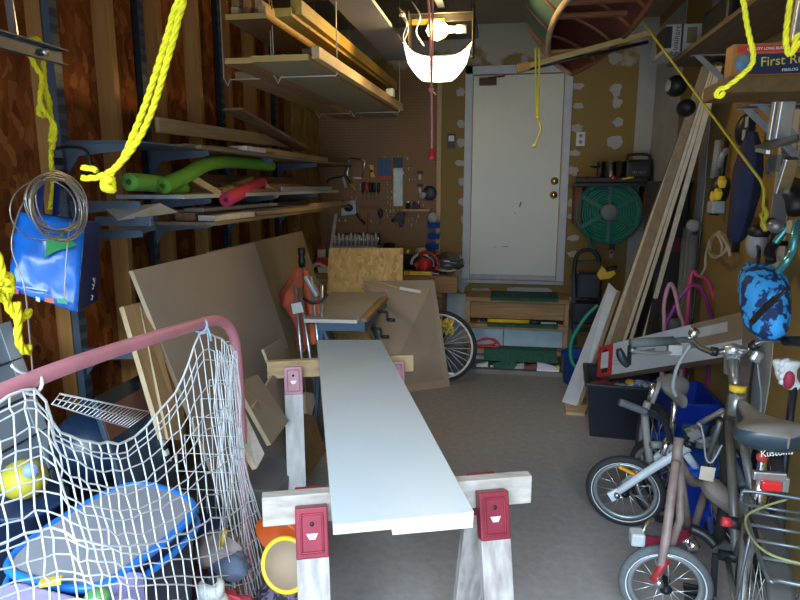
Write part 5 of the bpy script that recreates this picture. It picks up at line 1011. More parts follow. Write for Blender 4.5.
build('headset', MB().cyl(hd, hd.lerp(stm,.45), .026), DARK, bA); build('stem', MB().cyl(hd.lerp(stm,.3), stm+V((.01,0,.02)), .020).box(stm, (.055,.05,.04), Matrix.Rotation(-.5,3,'Y')), mat('stem_grey',(.38,.37,.36),.4,.5), bA)
build('handlebar', MB().tube(cr([stm, pt(679,443,YA-.08), pt(671,440,YA-.1), pt(668,429,YA-.12), pt(660,418,YA-.14), pt(641,410,YA-.17)],6), .0125), mat('bar_black',(.03,.035,.05),.35,.4), bA)
build('grip', MB().tube(cr([pt(646,412,YA-.165), pt(633,407,YA-.18), pt(620,402,YA-.20)],5), .0165, 12), GRIP, bA)
GT = mat('dusty_chrome', (.42,.40,.37), .4, .5, var=.2)
build('handlebar', MB().tube(cr([stm+V((-.02,0,-.03)), pt(700,446,YA), pt(716,445,YA+.02), pt(724,452,YA+.0), pt(731,458,YA-.06)],6), .0135), GT, bA)
build('crossbar', MB().tube(cr([stm+V((.02,0,.04)), pt(704,421,YA), pt(724,410,YA+.02)],5), .0125).tube([pt(724,410,YA+.02), pt(720,424,YA+.02), pt(716,445,YA+.02)], .0125), GT, bA)
build('grip', MB().tube(cr([pt(729,456,YA-.05), pt(736,468,YA-.12), pt(742,486,YA-.2)],5), .018, 12), mat('grip_slate',(.12,.15,.18),.6), bA)
rA = V((cA.x+.66, YA+.30, .182)); wheel(bA, rA, .182, (.25,1,0), .024, RIMW, name='rear_wheel')
bbA = V((cA.x+.40, YA+.14, .20)); sA = V((cA.x+.46, YA+.20, .52)); hb = hd.lerp(cr1,.3)
build('frame', MB().tube([hb, bbA], .018).tube([hb+V((.02,.02,.02)), sA-V((0,0,.12))], .016).tube([bbA, sA-V((0,0,.06))], .016).tube([bbA, rA+V((0,-.05,0))], .011).tube([sA-V((0,0,.1)), rA+V((0,-.05,0))], .010), WFR, bA)
build('crank', MB().cyl(bbA+V((0,-.05,0)), bbA+V((0,.05,0)), .02).bar(bbA+V((0,-.05,0)), bbA+V((.08,-.05,-.08)), .018, .012).bar(bbA+V((0,.05,0)), bbA+V((-.08,.05,.08)), .018, .012), CHROME, bA)
# ---- dusty red brown small bicycle in front
YB_ = 2.16
bB = thing('kids_bicycle', 'dusty red brown small bicycle with its front wheel at the bottom edge', 'bicycle', at(665,634,Z=0), 'bicycles in the right foreground')
rB = .165; cB = at(665,585,Z=rB); wB = wheel(bB, cB, rB, (.10,1,.05), .018, RIMW, name='front_wheel', tm=mat('worn_tire', (.10,.11,.12), .8, bump=.3, scale=60))
topB = pt(678,448,YB_+.16); axB = pt(658,577,YB_-.06)
lg = MB(); lg.tube(cr([axB, pt(662,560,YB_-.06), pt(667,530,YB_-.03), pt(672,490,YB_+.04), pt(676,462,YB_+.12)],6), [.011+.005*min(1,i/10) for i in range(25)], 10); lg.tube([cB+V((.0,.06,0)), pt(680,520,YB_+.12), pt(680,462,YB_+.16)], .015, 8)
build('fork', lg, mat('fork_dusty', (.21,.15,.135), .5, var=.4, scale=12), bB); build('red_dropout', MB().tube([axB+V((-.02,-.01,-.01)), pt(662,566,YB_-.065), pt(668,560,YB_-.06)], [.013,.014,.009], 8), mat('dropout_red', (.30,.02,.025), .4), bB)
build('axle_nut', MB().cyl(axB+V((0,-.03,-.01)), axB+V((0,.02,-.01)), .014), CHROME, bB)
build('head_tube', MB().cyl(pt(676,464,YB_+.13), pt(679,438,YB_+.17), .018), DUST, bB)
bbB = pt(690,540,YB_+.30); sB = pt(712,470,YB_+.62)
build('frame', MB().tube(cr([pt(677,458,YB_+.15), pt(690,480,YB_+.26), pt(708,486,YB_+.40), pt(722,520,YB_+.5)],6), .020).tube([pt(677,462,YB_+.15), bbB], .018).tube([bbB, sB], .016), DUST, bB)
saddle('saddle', pt(727,497,YB_+.30), V((.12,-.05,-.045)), .27, .13, DSAD, bB, .075)
rBw = V((pt(746,520,YB_+.55).x, YB_+.62, .175)); wheel(bB, rBw, .175, (1,.25,0), .026, RIMW, name='rear_wheel')
build('crank', MB().cyl(bbB+V((0,-.06,0)), bbB+V((0,.05,0)), .024).tube(cr([pt(642,535,YB_+.1), pt(646,525,YB_+.12), pt(654,519,YB_+.14)],4), .009).bar(pt(646,538,YB_+.12), bbB, .022, .014), CHROME, bB)
build('chain_guard', MB().tube(cr([pt(640,541,YB_+.12), pt(655,545,YB_+.14), pt(675,540,YB_+.2), pt(690,532,YB_+.26)],5), [.03,.032,.035,.036,.035,.034,.033,.032,.03,.03,.028,.026,.024,.022,.02,.02], 10, flat=.6), mat('guard_red', (.24,.02,.045), .4, var=.3), bB)
build('pedal', MB().box(pt(637,537,YB_+.08), (.05,.06,.05)), mat('pedal_white',(.45,.48,.50),.5), bB, bev=.008); build('pedal', MB().tube(cr([pt(690,528,YB_+.2),pt(705,535,YB_+.18),pt(716,546,YB_+.15)],4), .02), BLACK, bB)
build('paper_tag', MB().slab([pt(701,466,YB_+.2),pt(716,468,YB_+.2),pt(713,482,YB_+.19),pt(699,479,YB_+.19)], .003), mat('tag_buff', (.45,.38,.30), .8), bB)
build('brake_cable', MB().tube(cr([pt(701,425,YB_+.4),pt(704,440,YB_+.38),pt(706,458,YB_+.3),pt(712,462,YB_+.28),pt(722,445,YB_+.3)],6), .004, 6), GREY, bB)
# red grip lever and black pedals of the pair
build('bar_end', MB().tube([pt(715,487,YB_+.0)+V((0,0,-.0)), pt(722,521,YB_-.02), pt(731,523,YB_-.02)][1:], .017), mat('end_red', (.65,.04,.06), .4), bB); build('grip', MB().tube([pt(729,522,YB_-.02), pt(750,526,YB_+.02)], .022), BLACK, bB)
# ---- big bicycle seen from behind
bC = thing('bicycle', 'larger bicycle seen from behind with a wide black saddle and rear rack', 'bicycle', (.86,2.2,0), 'bicycles in the right foreground')
rC = V((.80,1.86,.29)); fC = V((.985,2.86,.29)); dC = (fC-rC); dC.z = 0; dC.normalize(); nC = V((-dC.y, dC.x, 0))
wheel(bC, rC, .29, nC, .024, ALU, ns=24, name='rear_wheel'); wheel(bC, fC, .29, nC, .024, ALU, ns=24, name='front_wheel')
seat = at(766,428,Z=.80); bbC = rC+dC*.40+V((0,0,-.02)); bars = at(733,350,Z=.96); stC = V((seat.x,seat.y,.74))
hT, hB = fC-dC*.26+V((0,0,.52)), fC-dC*.17+V((0,0,.36))
FC = mat('frame_dusk', (.20,.20,.19), .4, .4, var=.15)
f = MB().tube([bbC, stC-V((0,0,.20))-dC*.0], .017).tube([hT-V((0,0,.05)), bbC.lerp(stC,.6)], .016).tube([hB, bbC], .018).tube([hT, hB], .022)
for s in (-1, 1): f.tube([bbC+nC*s*.03, rC+nC*s*.055], .010).tube([bbC.lerp(stC,.62)+nC*s*.02, rC+nC*s*.055], .009)
build('frame', f, FC, bC)
fk = MB()
for s in (-1, 1): fk.tube([hB+nC*s*.03-V((0,0,.02)), fC+nC*s*.055], .012)
build('fork', fk, FC, bC); build('seat_post', MB().tube([stC-V((0,0,.24)), seat-V((0,0,.02))], .016), CHROME, bC); build('post_sleeve', MB().cyl(stC-V((0,0,.28)), stC-V((0,0,.11)), .026), CHROME, bC)
sd = saddle('saddle', seat, (dC+V((-.30,0,.03))), .34, .29, DSAD, bC, .10, m2=mat('saddle_vinyl', (.03,.05,.07), .3))
fwd = (dC+V((-.35,0,0))).normalized(); sdv = fwd.cross(V((0,0,1)))
bk = seat-fwd*.128+V((0,0,-.02))
text('lettering', 'Kustoms', .030, at(770,446,Z=.755)+V((-.0,-.055,0)), sdv*1+V((0,0,.10)), V((0,.1,1)), WHITE, bC)
build('tail_light', MB().ball(at(762,457,Y=seat.y-.02), .020, 12, (1,.7,1)), mat('lens_red',(.50,.05,.04),.25), bC)
rk = MB(); zk = .62
k0 = at(775,507,Z=zk); A = [k0+nC*s*.095 for s in (-1,1)]; Bk = [k0-dC*.40+nC*s*.095 for s in (-1,1)]
rk.tube(cr([A[0]+V((0,0,.03)), A[0], A[0]-dC*.03, Bk[0], Bk[0].lerp(Bk[1],.15)-dC*.02, Bk[1].lerp(Bk[0],.15)-dC*.02, Bk[1], A[1]-dC*.03, A[1], A[1]+V((0,0,.03))],4), .006, 8)
rk.tube(cr([A[0]+V((0,0,.03)), A[0].lerp(A[1],.1)+V((0,0,.04)), A[1].lerp(A[0],.1)+V((0,0,.04)), A[1]+V((0,0,.03))],4), .006, 8)
for f_ in (.04,.16,.36,.58,.8): rk.tube([A[0].lerp(Bk[0],f_), A[1].lerp(Bk[1],f_)], .005, 8)
for s, P in ((-1,0),(1,1)): rk.tube([rC+nC*s*.07*-1*(-1), A[P].lerp(Bk[P],.45)], .005, 6)
build('rear_rack', rk, mat('rack_steel', (.16,.18,.20), .35, .6), bC)
build('mudguard', MB().grid([[rC+(-dC*math.cos(a)+V((0,0,1))*math.sin(a))*.325+nC*w_ for w_ in (-.035,-.02,0,.02,.035)] for a in [R(-5+8*i) for i in range(20)]]), mat('mudguard_dusty', (.045,.042,.04), .5), bC, solid=.002)
rf = at(771,486,Z=.66); build('reflector_bracket', MB().box(rf+V((0,.02,.025)), (.10,.02,.03)).box(rf+V((.05,.02,.0)), (.02,.02,.05)), ALU, bC, bev=.004); build('reflector', MB().box(rf, (.062,.02,.034)), mat('reflector_red', (.75,.03,.03), .25), bC, bev=.006)
ql = bars-V((0,0,.0)); sb_ = at(736,402,Z=.80)
build('stem', MB().tube([hT+V((0,0,-.02)), sb_, bars+V((0,0,-.03))], [.016,.017,.024]).tube([sb_-V((0,0,.05)), sb_+V((0,0,.03))], .028).tube([bars-V((0,0,.10)), bars-V((0,0,.01))], [.028,.034]), mat('stem_silver', (.55,.56,.56), .3, .8), bC)
build('stem_badge', MB().box(at(732,376,Y=bars.y-.036), (.022,.004,.03)), GREY, bC, bev=.002)
build('yellow_band', MB().cyl(sb_+V((0,-.002,.045)), sb_+V((0,-.002,.065)), .030), YELLOW, bC)
yb2 = bars.y
hbp = [at(672,341,Y=yb2-.10), at(690,340,Y=yb2-.06), at(700,347,Y=yb2-.03), at(714,352,Y=yb2), bars, at(745,352,Y=yb2), at(755,345,Y=yb2-.04), at(766,340,Y=yb2-.10), at(786,341,Y=yb2-.20)]
build('handlebar', MB().tube(cr(hbp,6), .0125, 12), CHROME, bC); build('clamp', MB().cyl(at(724,351,Y=yb2), at(743,351,Y=yb2), .024).ball(bars+V((0,0,.0)), .03, 14), ALU, bC)
build('grip', MB().tube([at(631,343,Y=yb2-.16), at(673,341,Y=yb2-.10)], .0185, 14), mat('grip_olive', (.10,.115,.11), .7), bC); build('grip', MB().tube([at(785,341,Y=yb2-.19), at(812,342,Y=yb2-.30)], .019, 14), BLACK, bC)
build('bell', MB().ball(at(694,333,Y=yb2-.05), .022, 14), CHROME, bC); build('collar', MB().cyl(at(711,351,Y=yb2), at(717,352,Y=yb2), .019).cyl(at(752,347,Y=yb2-.03), at(756,344,Y=yb2-.045), .019), BLACK, bC)
build('brake_lever', MB().tube(cr([at(676,352,Y=yb2-.1), at(655,353,Y=yb2-.15), at(640,352,Y=yb2-.17), at(631,350,Y=yb2-.18)],5), .008, 8).box(at(674,349,Y=yb2-.1), (.05,.04,.04)), mat('lever_grey', (.42,.42,.42), .35, .7), bC)
build('lever_hood', MB().tube(cr([at(619,349,Y=yb2-.2), at(622,358,Y=yb2-.2), at(628,366,Y=yb2-.2)],4), [.010,.013,.016,.017,.018,.017,.016,.014,.012], 10), DARK, bC)
build('cable_hanger', MB().box(at(757,357,Y=yb2-.03), (.045,.03,.05), Matrix.Rotation(.4,3,'Y')), ALU, bC, bev=.012); build('brake_cable', MB().tube(cr([at(757,360,Y=yb2-.03), at(759,378,Y=yb2-.04), at(761,395,Y=yb2-.1), at(760.5,412,Y=yb2-.2)],6), .004, 6), GREY, bC); build('brake_cable', MB().tube(cr([at(690,345,Y=yb2-.05),at(678,365,Y=yb2-.05),at(673,385,Y=yb2-.02),at(676,396,Y=yb2)],6), .008, 6), GREY, bC)
build('crank', MB().cyl(bbC-nC*.06, bbC+nC*.06, .02).bar(bbC+nC*.07, bbC+nC*.07+V((0,-.02,-.16)), .02, .014).bar(bbC-nC*.07, bbC-nC*.07+V((0,.02,.16)), .02, .014), DARK, bC)
pc = bbC+nC*.12+V((0,-.02,-.165)); pm = MB()
for s in (-1,1): pm.bar(pc+dC*.035*s-nC*.05, pc+dC*.035*s+nC*.05, .012, .022)
pm.bar(pc-nC*.05, pc+nC*.05, .02, .018); build('pedal', pm, BLACK, bC, bev=.002)
single('bungee_cord', 'pale yellow green cord looped over the rear rack of the larger bicycle', 'cord', MB().tube(cr([k0+nC*-.02+V((.01,.0,.03)), k0+nC*.04-dC*.05+V((0,0,.02)), k0+nC*.10-dC*.12+V((0,0,.01)), k0+nC*.105-dC*.24+V((0,0,.01)), k0+nC*.07-dC*.32+V((0,0,.012)), k0-nC*.02-dC*.34+V((0,0,.012)), k0-nC*.09-dC*.33+V((0,0,.012))],6), .004, 6), mat('bungee', (.26,.27,.11), .6))
# ---- grey saddle bicycle behind
bD = thing('bicycle', 'grey bicycle mostly hidden behind, its dusty saddle showing beside the black tote', 'bicycle', (.72,3.0,0), 'bicycles in the right foreground')
sD = at(676,388,Y=2.95); saddle('saddle', sD, V((.05,-1,-.12)), .27, .155, mat('grey_saddle', (.19,.18,.17), .7, var=.1), bD, .06)
rD = V((sD.x-.01, 3.14, .255)); fD = V((.55, 2.98-.0, .255))
build('seat_post', MB().cyl(sD-V((0,0,.02)), sD-V((0,0,.30)), .014), CHROME, bD)
bbD = V((sD.x-.02, 2.98, .26))
wheel(bD, V((sD.x+.0, 3.22, .255)), .255, (1,.15,0), .022, ALU, ns=20, name='rear_wheel')
build('frame', MB().tube([sD-V((0,0,.26)), bbD], .016).tube([sD-V((0,0,.28)), at(652,445,Y=2.86)], .018).tube([bbD, V((sD.x, 3.22, .255))], .010), mat('frame_grey', (.22,.22,.22), .5, .3), bD)
t_ = MB().tube(cr([at(648,402,Y=2.9), at(645,415,Y=2.9), at(647,440,Y=2.9), at(650,462,Y=2.9)],5), .018).tube([at(660,382,Y=2.92), at(652,403,Y=2.9)], .012)
build('fork', t_, mat('dusty_grey_tube', (.28,.26,.25), .5, .2), bD); build('chrome_tube', MB().cyl(at(668,438,Y=2.84), at(663,455,Y=2.82), .017), CHROME, bD); build('chrome_tube', MB().cyl(at(654,384,Y=2.92), at(650,402,Y=2.92), .016), CHROME, bD)
wheel(bD, V((at(650,470,Y=2.97).x+.03, 2.99, .20)), .20, (.9,.4,0), .02, ALU, ns=16, name='front_wheel')
# right edge: white plastic guard and red reflector behind bicycle
t = thing('white_guard', 'white and red plastic guard with finger slots at the right edge behind the saddle', 'guard', at(790,375,Y=2.55)); b = MB(); yy = 2.5
b.tube(cr([at(787,360,Y=yy), at(786,372,Y=yy), at(790,382,Y=yy), at(798,388,Y=yy)],5), [.04,.05,.05,.045,.04,.04,.038,.036,.034,.032,.03,.028,.025,.022,.02,.018], 12, flat=.6)
for i in range(4): b.tube(cr([at(788,360+i*6,Y=yy), at(783,362+i*6,Y=yy-.02), at(781,366+i*6,Y=yy-.02)],3), .010, 8)
build('guard', b, WHITE, t); build('red_insert', MB().ball(at(789,380,Y=yy-.03), .03, 12, (.7,.5,1.2)), mat('insert_red',(.40,.03,.07)), t); build('stand', MB().cyl(at(794,385,Y=yy), V((at(794,385,Y=yy).x, yy, 0)), .014), DARK, t)
t = thing('road_wheel', 'dark spoked wheel at the right edge beyond the bicycle saddle', 'bicycle wheel', V((1.06,2.75,0))); wheel(t, (1.10,2.62,.30), .30, (1,-.2,0), .022, DARK, ns=20, name='tire')
single('red_reel', 'round red plastic reel behind the handlebar at the right', 'reel', MB().lathe(at(770,367,Y=3.3), [(0,0),(.05,0),(.055,.02),(.055,.05),(.012,.05),(.012,.03),(0,.03)], (0,-1,.2)), RED)
single('brown_plank', 'dull brown plank slanting down at the right behind the red reel', 'plank', MB().bar(at(750,345,Y=3.15), V((1.06,2.9,.42)), .05, .10), wood('plank_dull',(.12,.09,.08),(.18,.14,.12),'x'), bev=.003)
# ================================================================ hockey goal
PINK = mat('faded_pink_paint', (.58,.22,.27), .5, var=.14, scale=10)
gx = -.96; zc = at(205,322,X=gx).z
g = thing('hockey_goal', 'pink framed street hockey goal with slack white net at the left front', 'hockey goal', (gx,1.2,0))
yB = at(236,345,X=gx).y; A0 = V((gx,.52,zc+.03)); pts = [A0, at(0,393,X=gx), at(100,355,X=gx), at(203,323,X=gx), at(222,322,X=gx), at(232,331,X=gx)+V((0,-.005,0)), at(236,350,X=gx), V((gx+.0,yB+.01,.8)), V((gx,yB+.01,.02))]
P = cr(pts, 8); build('frame_bar', MB().tube(P, .0185, 14), PINK, g)
build('post', MB().tube(cr([A0, A0+V((0,-.04,-.03)), V((gx,.47,1.0)), V((gx,.47,.02))],6), .0185, 12), PINK, g)
build('base_bar', MB().tube(cr([V((gx,.47,.02)), V((-1.42,.47,.02)), V((-1.50,.55,.02)), V((-1.50,yB-.08,.02)), V((-1.42,yB,.02)), V((gx,yB+.01,.02))],6), .0185, 12), PINK, g)
NETM = mat('net_cord', (.72,.74,.76), .8, var=.06)
ctl = [[(-70,445),(-60,540),(-50,640),(-45,760)], [(33,387),(46,500),(62,610),(75,740)], [(52,424),(70,515),(88,610),(98,740)], [(80,438),(97,522),(115,610),(125,740)], [(108,444),(124,527),(140,610),(150,740)], [(136,436),(153,520),(170,610),(182,740)], [(175,392),(190,500),(208,610),(225,740)], [(190,362),(206,485),(228,610),(246,740)], [(200,334),(222,480),(250,605),(265,740)], [(222,340),(234,470),(262,605),(280,740)], [(237,352),(247,470),(283,605),(298,740)]]
xo = [.04,.06,.09,.11,.12,.12,.10,.08,.05,.03,.03]
cols = []
for cidx, c4 in enumerate(ctl):
    pp = [at(x, y, X=gx+.022) for x, y in c4]
    pp = [p+V((0,0,0)) for p in pp]
    for j, p in enumerate(pp):
        k_ = xo[cidx]*(0,.8,1,.6)[j]; x, y = c4[j]; pp[j] = at(x, y, X=gx+.022+k_)
        if pp[j].z < .02: pp[j].z = .02
    cols.append(cr(pp, 12))
NR = len(cols[0]); rows = []
nsub = [7,2,3,3,3,4,2,2,3,6]
fine = []
for j in range(NR):
    line = [c[j] for c in cols]; out = []
    for i in range(len(line)-1):
        a_, b_, c_, d_ = line[max(i-1,0)], line[i], line[i+1], line[min(i+2,len(line)-1)]
        for k in range(nsub[i]):
            t = k/nsub[i]; out.append(.5*((2*b_)+(c_-a_)*t+(2*a_-5*b_+4*c_-d_)*t*t+(3*b_-a_-3*c_+d_)*t**3))
    out.append(line[-1]); fine.append(out)
rr = random.Random(12); nt_ = MB(); M_ = len(fine[0])
ROWS = [round(i*(NR-1)/22) for i in range(23)]
jit = [[V((rr.uniform(-1,1)*.003, rr.uniform(-1,1)*.004, rr.uniform(-1,1)*.005)) for _ in range(M_)] for _ in range(NR)]
for i in range(M_): nt_.tube([fine[j][i]+jit[j][i] for j in ROWS], .0020, 5, cap=False)
for j in ROWS:
    r_ = .0034 if j == 0 else (.003 if j == ROWS[9] else .0020)
    nt_.tube([fine[j][i]+jit[j][i] for i in range(M_)], r_, 5, cap=False)
# loose second layer gathered at the post
for i in range(0, 12):
    u = i/11; p = []
    for j in range(15):
        v = j/14; a_ = at(214+24*u+(8+24*v*u)*v, 350+8*u+ (265)*v, X=gx+.03+.02*math.sin(v*9+u*20)); p.append(a_+V((0,.012*math.sin(v*22+i),0)))
    nt_.tube(p, .0018, 5, cap=False)
build('net', nt_, NETM, g)
sn = MB(); bt0, bt1 = V((gx,yB,zc-.05)), V((-1.50,yB-.05,.03))
for i in range(1, 15):
    f_ = i/15; p = bt0.lerp(bt1, f_); sn.tube([p, V((gx, yB, p.z-.0*f_))], .0016, 4); sn.tube([p, V((p.x, yB-.02, .03))], .0016, 4)
build('side_net', sn, NETM, g)
bn_ = MB(); l0, l1, m0, m1 = at(60,394,X=-1.02), at(150,412,X=-1.22), at(52,404,X=-1.02), at(128,428,X=-1.22)
bn_.tube([l0,l1], .0025, 5).tube([m0,m1], .002, 5).tube([l0.lerp(m0,.5),l1.lerp(m1,.5)], .0018, 5)
for i in range(22): bn_.tube([l0.lerp(l1,i/21), m0.lerp(m1,i/21)], .0015, 4)
build('back_net', bn_, NETM, g)
c = at(201,326,X=gx); build('tie', MB().ring(c, .021, .005, (0,1,-.4), 16, 6).tube(cr([c+V((.02,0,0)), c+V((.03,0,-.03)), c+V((.026,.01,-.05))],4), .004, 5), mat('tie_blue', (.35,.50,.68)), g)
c = at(33,384,X=gx); build('tie', MB().ring(c, .021, .004, (0,1,-.4), 16, 6).tube(cr([c+V((.0,0,.02)), c+V((.0,-.03,.035)), c+V((0,-.05,.055))],4), .003, 5), NETM, g)
# ================================================================ things behind and inside the goal
t = thing('lidded_tub', 'grey topped tub with bright blue double rim behind the goal net', 'tub', (-1.3,1.3,0)); zr = .65
q = [at(8,565,Z=zr), at(60,520,Z=zr), at(126,486,Z=zr), at(170,491,Z=zr), at(194,507,Z=zr), at(178,530,Z=zr), at(140,560,Z=zr), at(100,586,Z=zr), at(55,585,Z=zr)]
loop = cr(q, 6, True); c = sum(loop, V((0,0,0)))/len(loop)
BR = mat('bright_blue', (.015,.20,.72), .35)
b = MB().tube(loop, .012, 8, True).tube([c+(p-c)*1.03-V((0,0,.05)) for p in loop], .010, 8, True); build('rim', b, BR, t)
b = MB(); b.add([p+V((0,0,.002)) for p in loop], [tuple(range(len(loop)))]); build('grey_top', b, mat('grey_top', (.30,.31,.36), .6, var=.08), t, solid=.006)
n_ = len(loop); lo_ = [c+(p-c)*.75 for p in loop]; lo_ = [V((p.x,p.y,.03)) for p in lo_]
b = MB(); b.add(loop+lo_, [(i,(i+1)%n_,(i+1)%n_+n_,i+n_) for i in range(n_)]+[tuple(range(n_,2*n_))], True); build('body', b, mat('tub_dark_blue', (.008,.012,.035), .5), t)
t = thing('lavender_bin', 'lavender plastic bin in front of the blue rimmed tub at the bottom left edge', 'bin', (-1.0,.9,0)); LV = mat('lavender', (.38,.34,.66), .5)
q = [at(-30,588,Z=.69), at(20,577,Z=.69), at(80,596,Z=.68), at(112,604,Z=.67), at(60,640,Z=.67), at(-40,650,Z=.69)]
b = MB(); b.prism([V((p.x,p.y,.02)) for p in q], (0,0,.66)); build('body', b, LV, t, bev=.01)
single('green_cloth', 'green cloth on the lavender bin under the net', 'cloth', MB().ball(at(98,596,Z=.69), .03, 14, (1,1,.5)), mat('green_cloth', (.03,.28,.12), .8, col2=(.25,.40,.10), scale=22))
single('yellow_strap', 'yellow strip at the back of the lavender bin', 'strip', MB().bar(at(40,583,Z=.69), at(62,580,Z=.69), .02, .012), YELLOW)
single('lavender_box', 'small lavender box beside the green cloth under the net', 'box', MB().box(at(122,600,Z=.60), (.07,.10,.10)), LV, bev=.01)
t = thing('yellow_ball', 'yellow toy ball with blue spots behind the net at the left edge', 'toy', at(22,480,X=-1.32)); c = at(24,479,X=-1.45); build('ball', MB().ball(c, .068, 20, (1,1,.9)), mat('toy_yellow', (.50,.42,.03), .5), t)
for dx, dz in ((-.028,.0),(.026,.03)):
    d = (V((0,0,H))-c).normalized(); p = c+d*.066+V((dx,0,dz)); build('spot', MB().lathe(p-d*.01, [(0,.006),(.02,.005),(.022,-.01)], d, 14), mat('spot_blue',(.25,.38,.75),.4), t)
single('dark_blue_bin', 'dark blue tub standing under the yellow ball behind the net', 'tub', MB().lathe((c.x,c.y,0), [(0,0),(.09,0),(.11,c.z-.08),(.12,c.z-.08),(.12,c.z-.066),(.10,c.z-.066),(.0,c.z-.068)]), mat('deep_navy', (.012,.03,.09), .4))
c = at(92,447,X=-1.44); single('blue_ball', 'large dark blue ball behind the goal net by the framed picture', 'ball', MB().ball(c, .138, 28, (1,1,.98)), mat('ball_blue', (.006,.02,.05), .35, var=.15))
single('black_crate', 'black crate carrying the dark blue ball behind the net', 'crate', MB().bx(c.x-.14,c.x+.22,c.y-.15,c.y+.2,0,c.z-.128), mat('crate_black', (.012,.013,.02), .5), bev=.01)
# wrapped panels at left edge
WR = mat('silver_wrap', (.22,.26,.31), .25, .2, var=.3, scale=4)
yW = 1.60; t = thing('wrapped_panels', 'grey plastic wrapped stack of panels leaning on the wall at the left edge', 'panels', (-1.5,1.4,0))
tp = at(10,321,X=-1.67); lp = at(66,482,X=-1.53); bp_ = tp+(lp-tp)*(tp.z/(tp.z-lp.z)); q = [V((tp.x,.8,tp.z)), V((bp_.x,.8,.0)), bp_, tp]
build('stack', MB().slab(q, -.07), WR, t, bev=.006); b = MB()
for i in range(1,9): a_ = q[0].lerp(q[1],i/9)+V((.003,0,.002)); b2 = q[3].lerp(q[2],i/9)+V((.003,0,.002)); b.tube([a_,b2], .004, 5)
build('groove', b, mat('wrap_dark', (.07,.09,.11), .4), t); build('clear_film', MB().bar(q[3]+V((.004,-.03,.0)), q[2]+V((.004,-.03,.0)), .004, .05, (0,1,0)), mat('film', (.45,.50,.55), .12, .3), t)
# framed picture
t = thing('framed_picture', 'dark framed picture with a brown band leaning left of the raw boards', 'picture', (-1.25,1.9,0))
tp = at(139,377,X=-1.36); q0 = at(94,391,X=-1.36); q = [V((-1.36,q0.y,tp.z)), V((-1.13,q0.y,.0)), V((-1.13,tp.y,.0)), V((-1.36,tp.y,tp.z))]
build('panel', MB().slab(q, -.02), mat('picture_blue', (.03,.055,.085), .35, var=.3, scale=5), t, bev=.003)
def pic(f0, f1, m, nm): 
    A_, B_, C_, D_ = q[0].lerp(q[1],f0), q[0].lerp(q[1],f1), q[3].lerp(q[2],f1), q[3].lerp(q[2],f0); n__ = V((.004,0,.001)); return build(nm, MB().slab([A_+n__,B_+n__,C_+n__,D_+n__], .003), m, t)
pic(-.01,.045,BLACK,'top_frame'); pic(.045,.16,mat('picture_brown', (.12,.045,.025), .5),'brown_band')
b = MB(); b2 = MB()
for i in range(16): a_ = q[3].lerp(q[2],i/40); e_ = q[3].lerp(q[2],(i+1)/40); (b if i % 2 else b2).bar(a_+V((.008,.006,.003)), e_+V((.008,.006,.003)), .012, .02, (0,1,0))
build('edge_strip', b, WHITE, t); build('edge_strip', b2, BLACK, t)
# low clutter right of the net
t = thing('orange_bowl', 'orange bowl lying on its side by the front sawhorse leg', 'bowl', at(280,542,Z=.1)); c = at(284,538,Y=1.98)
build('bowl', MB().lathe(c+V((0,.1,0)), [(0,0),(.06,.01),(.10,.05),(.11,.09),(.106,.09),(.095,.05),(.05,.02),(0,.014)], (-.1,-.35,-.1), 28), mat('orange_plastic', (.72,.12,.02), .4), t)
t = thing('sieve_disc', 'tan round disc with a yellow rim leaning by the front sawhorse leg', 'disc', at(284,585,Z=0)); c = at(286,565,Y=1.72); 
ax_ = V((-.15,-1,.35)); build('rim', MB().ring(c, .082, .0085, ax_, 36, 8), YELLOW, t); build('disc', MB().lathe(c, [(0,-.004),(.082,-.004),(.082,.004),(0,.004)], ax_, 30), mat('disc_tan', (.32,.23,.15), .7), t)
heap('dark patterned bag on the floor below the yellow rimmed disc', at(286,602,Z=.06), .11, mat('pattern_dark', (.05,.05,.08), .8, col2=(.32,.26,.40), scale=40, sharp=True), s=21, cat='bag', name='fabric_bag')
t = thing('white_bottle', 'white lidded bottle inside the goal net at the bottom', 'bottle', at(212,600,Z=.1)); c = at(211,592,Y=1.62); c.z -= .02
build('body', MB().lathe(c-V((0,0,.14)), [(0,0),(.05,.0),(.055,.02),(.055,.12),(.04,.15),(0,.15)], n=20), mat('bottle_cream', (.62,.62,.55), .4), t); build('cap', MB().lathe(c+V((0,0,.01)), [(0,0),(.042,.0),(.042,.035),(.03,.045),(0,.045)], n=18), WHITE, t); build('nozzle', MB().lathe(c+V((.0,0,.054)), [(0,0),(.02,.0),(.016,.03),(0,.03)], n=12), DARK, t)
heap('crumpled red fabric at the foot of the net beside the white bottle', at(228,602,Y=1.66)+V((0,0,-.03)), .08, mat('fabric_red', (.55,.05,.08), .85), s=22, cat='cloth', name='red_cloth')
heap('dark red bundle inside the goal behind the net', at(180,578,Y=1.75), .09, mat('bundle_red', (.12,.02,.03), .9), s=23, cat='cloth', name='cloth_bundle')
heap('brown grey cloth bundle inside the goal under the tub rim', at(172,556,Y=1.85), .09, mat('bundle_grey', (.16,.11,.10), .9), s=24, cat='cloth', name='cloth_bundle')
heap('navy cloth bundle inside the goal right of the tub', at(202,530,Y=1.9), .08, mat('bundle_navy', (.02,.03,.10), .9), s=25, cat='cloth', name='cloth_bundle')
heap('tan cloth bundle inside the goal near the post', at(216,548,Y=1.82), .08, mat('bundle_tan', (.35,.28,.26), .9), s=26, cat='cloth', name='cloth_bundle')
heap('grey blue rag inside the goal near the net foot', at(228,566,Y=1.78), .07, mat('bundle_slate', (.12,.15,.22), .9), s=27, cat='cloth', name='cloth_bundle')
single('yellow_stick', 'short yellow stick upright inside the goal near the post', 'stick', MB().cyl(at(222,545,Y=1.75), at(225,530,Y=1.75), .008), YELLOW)
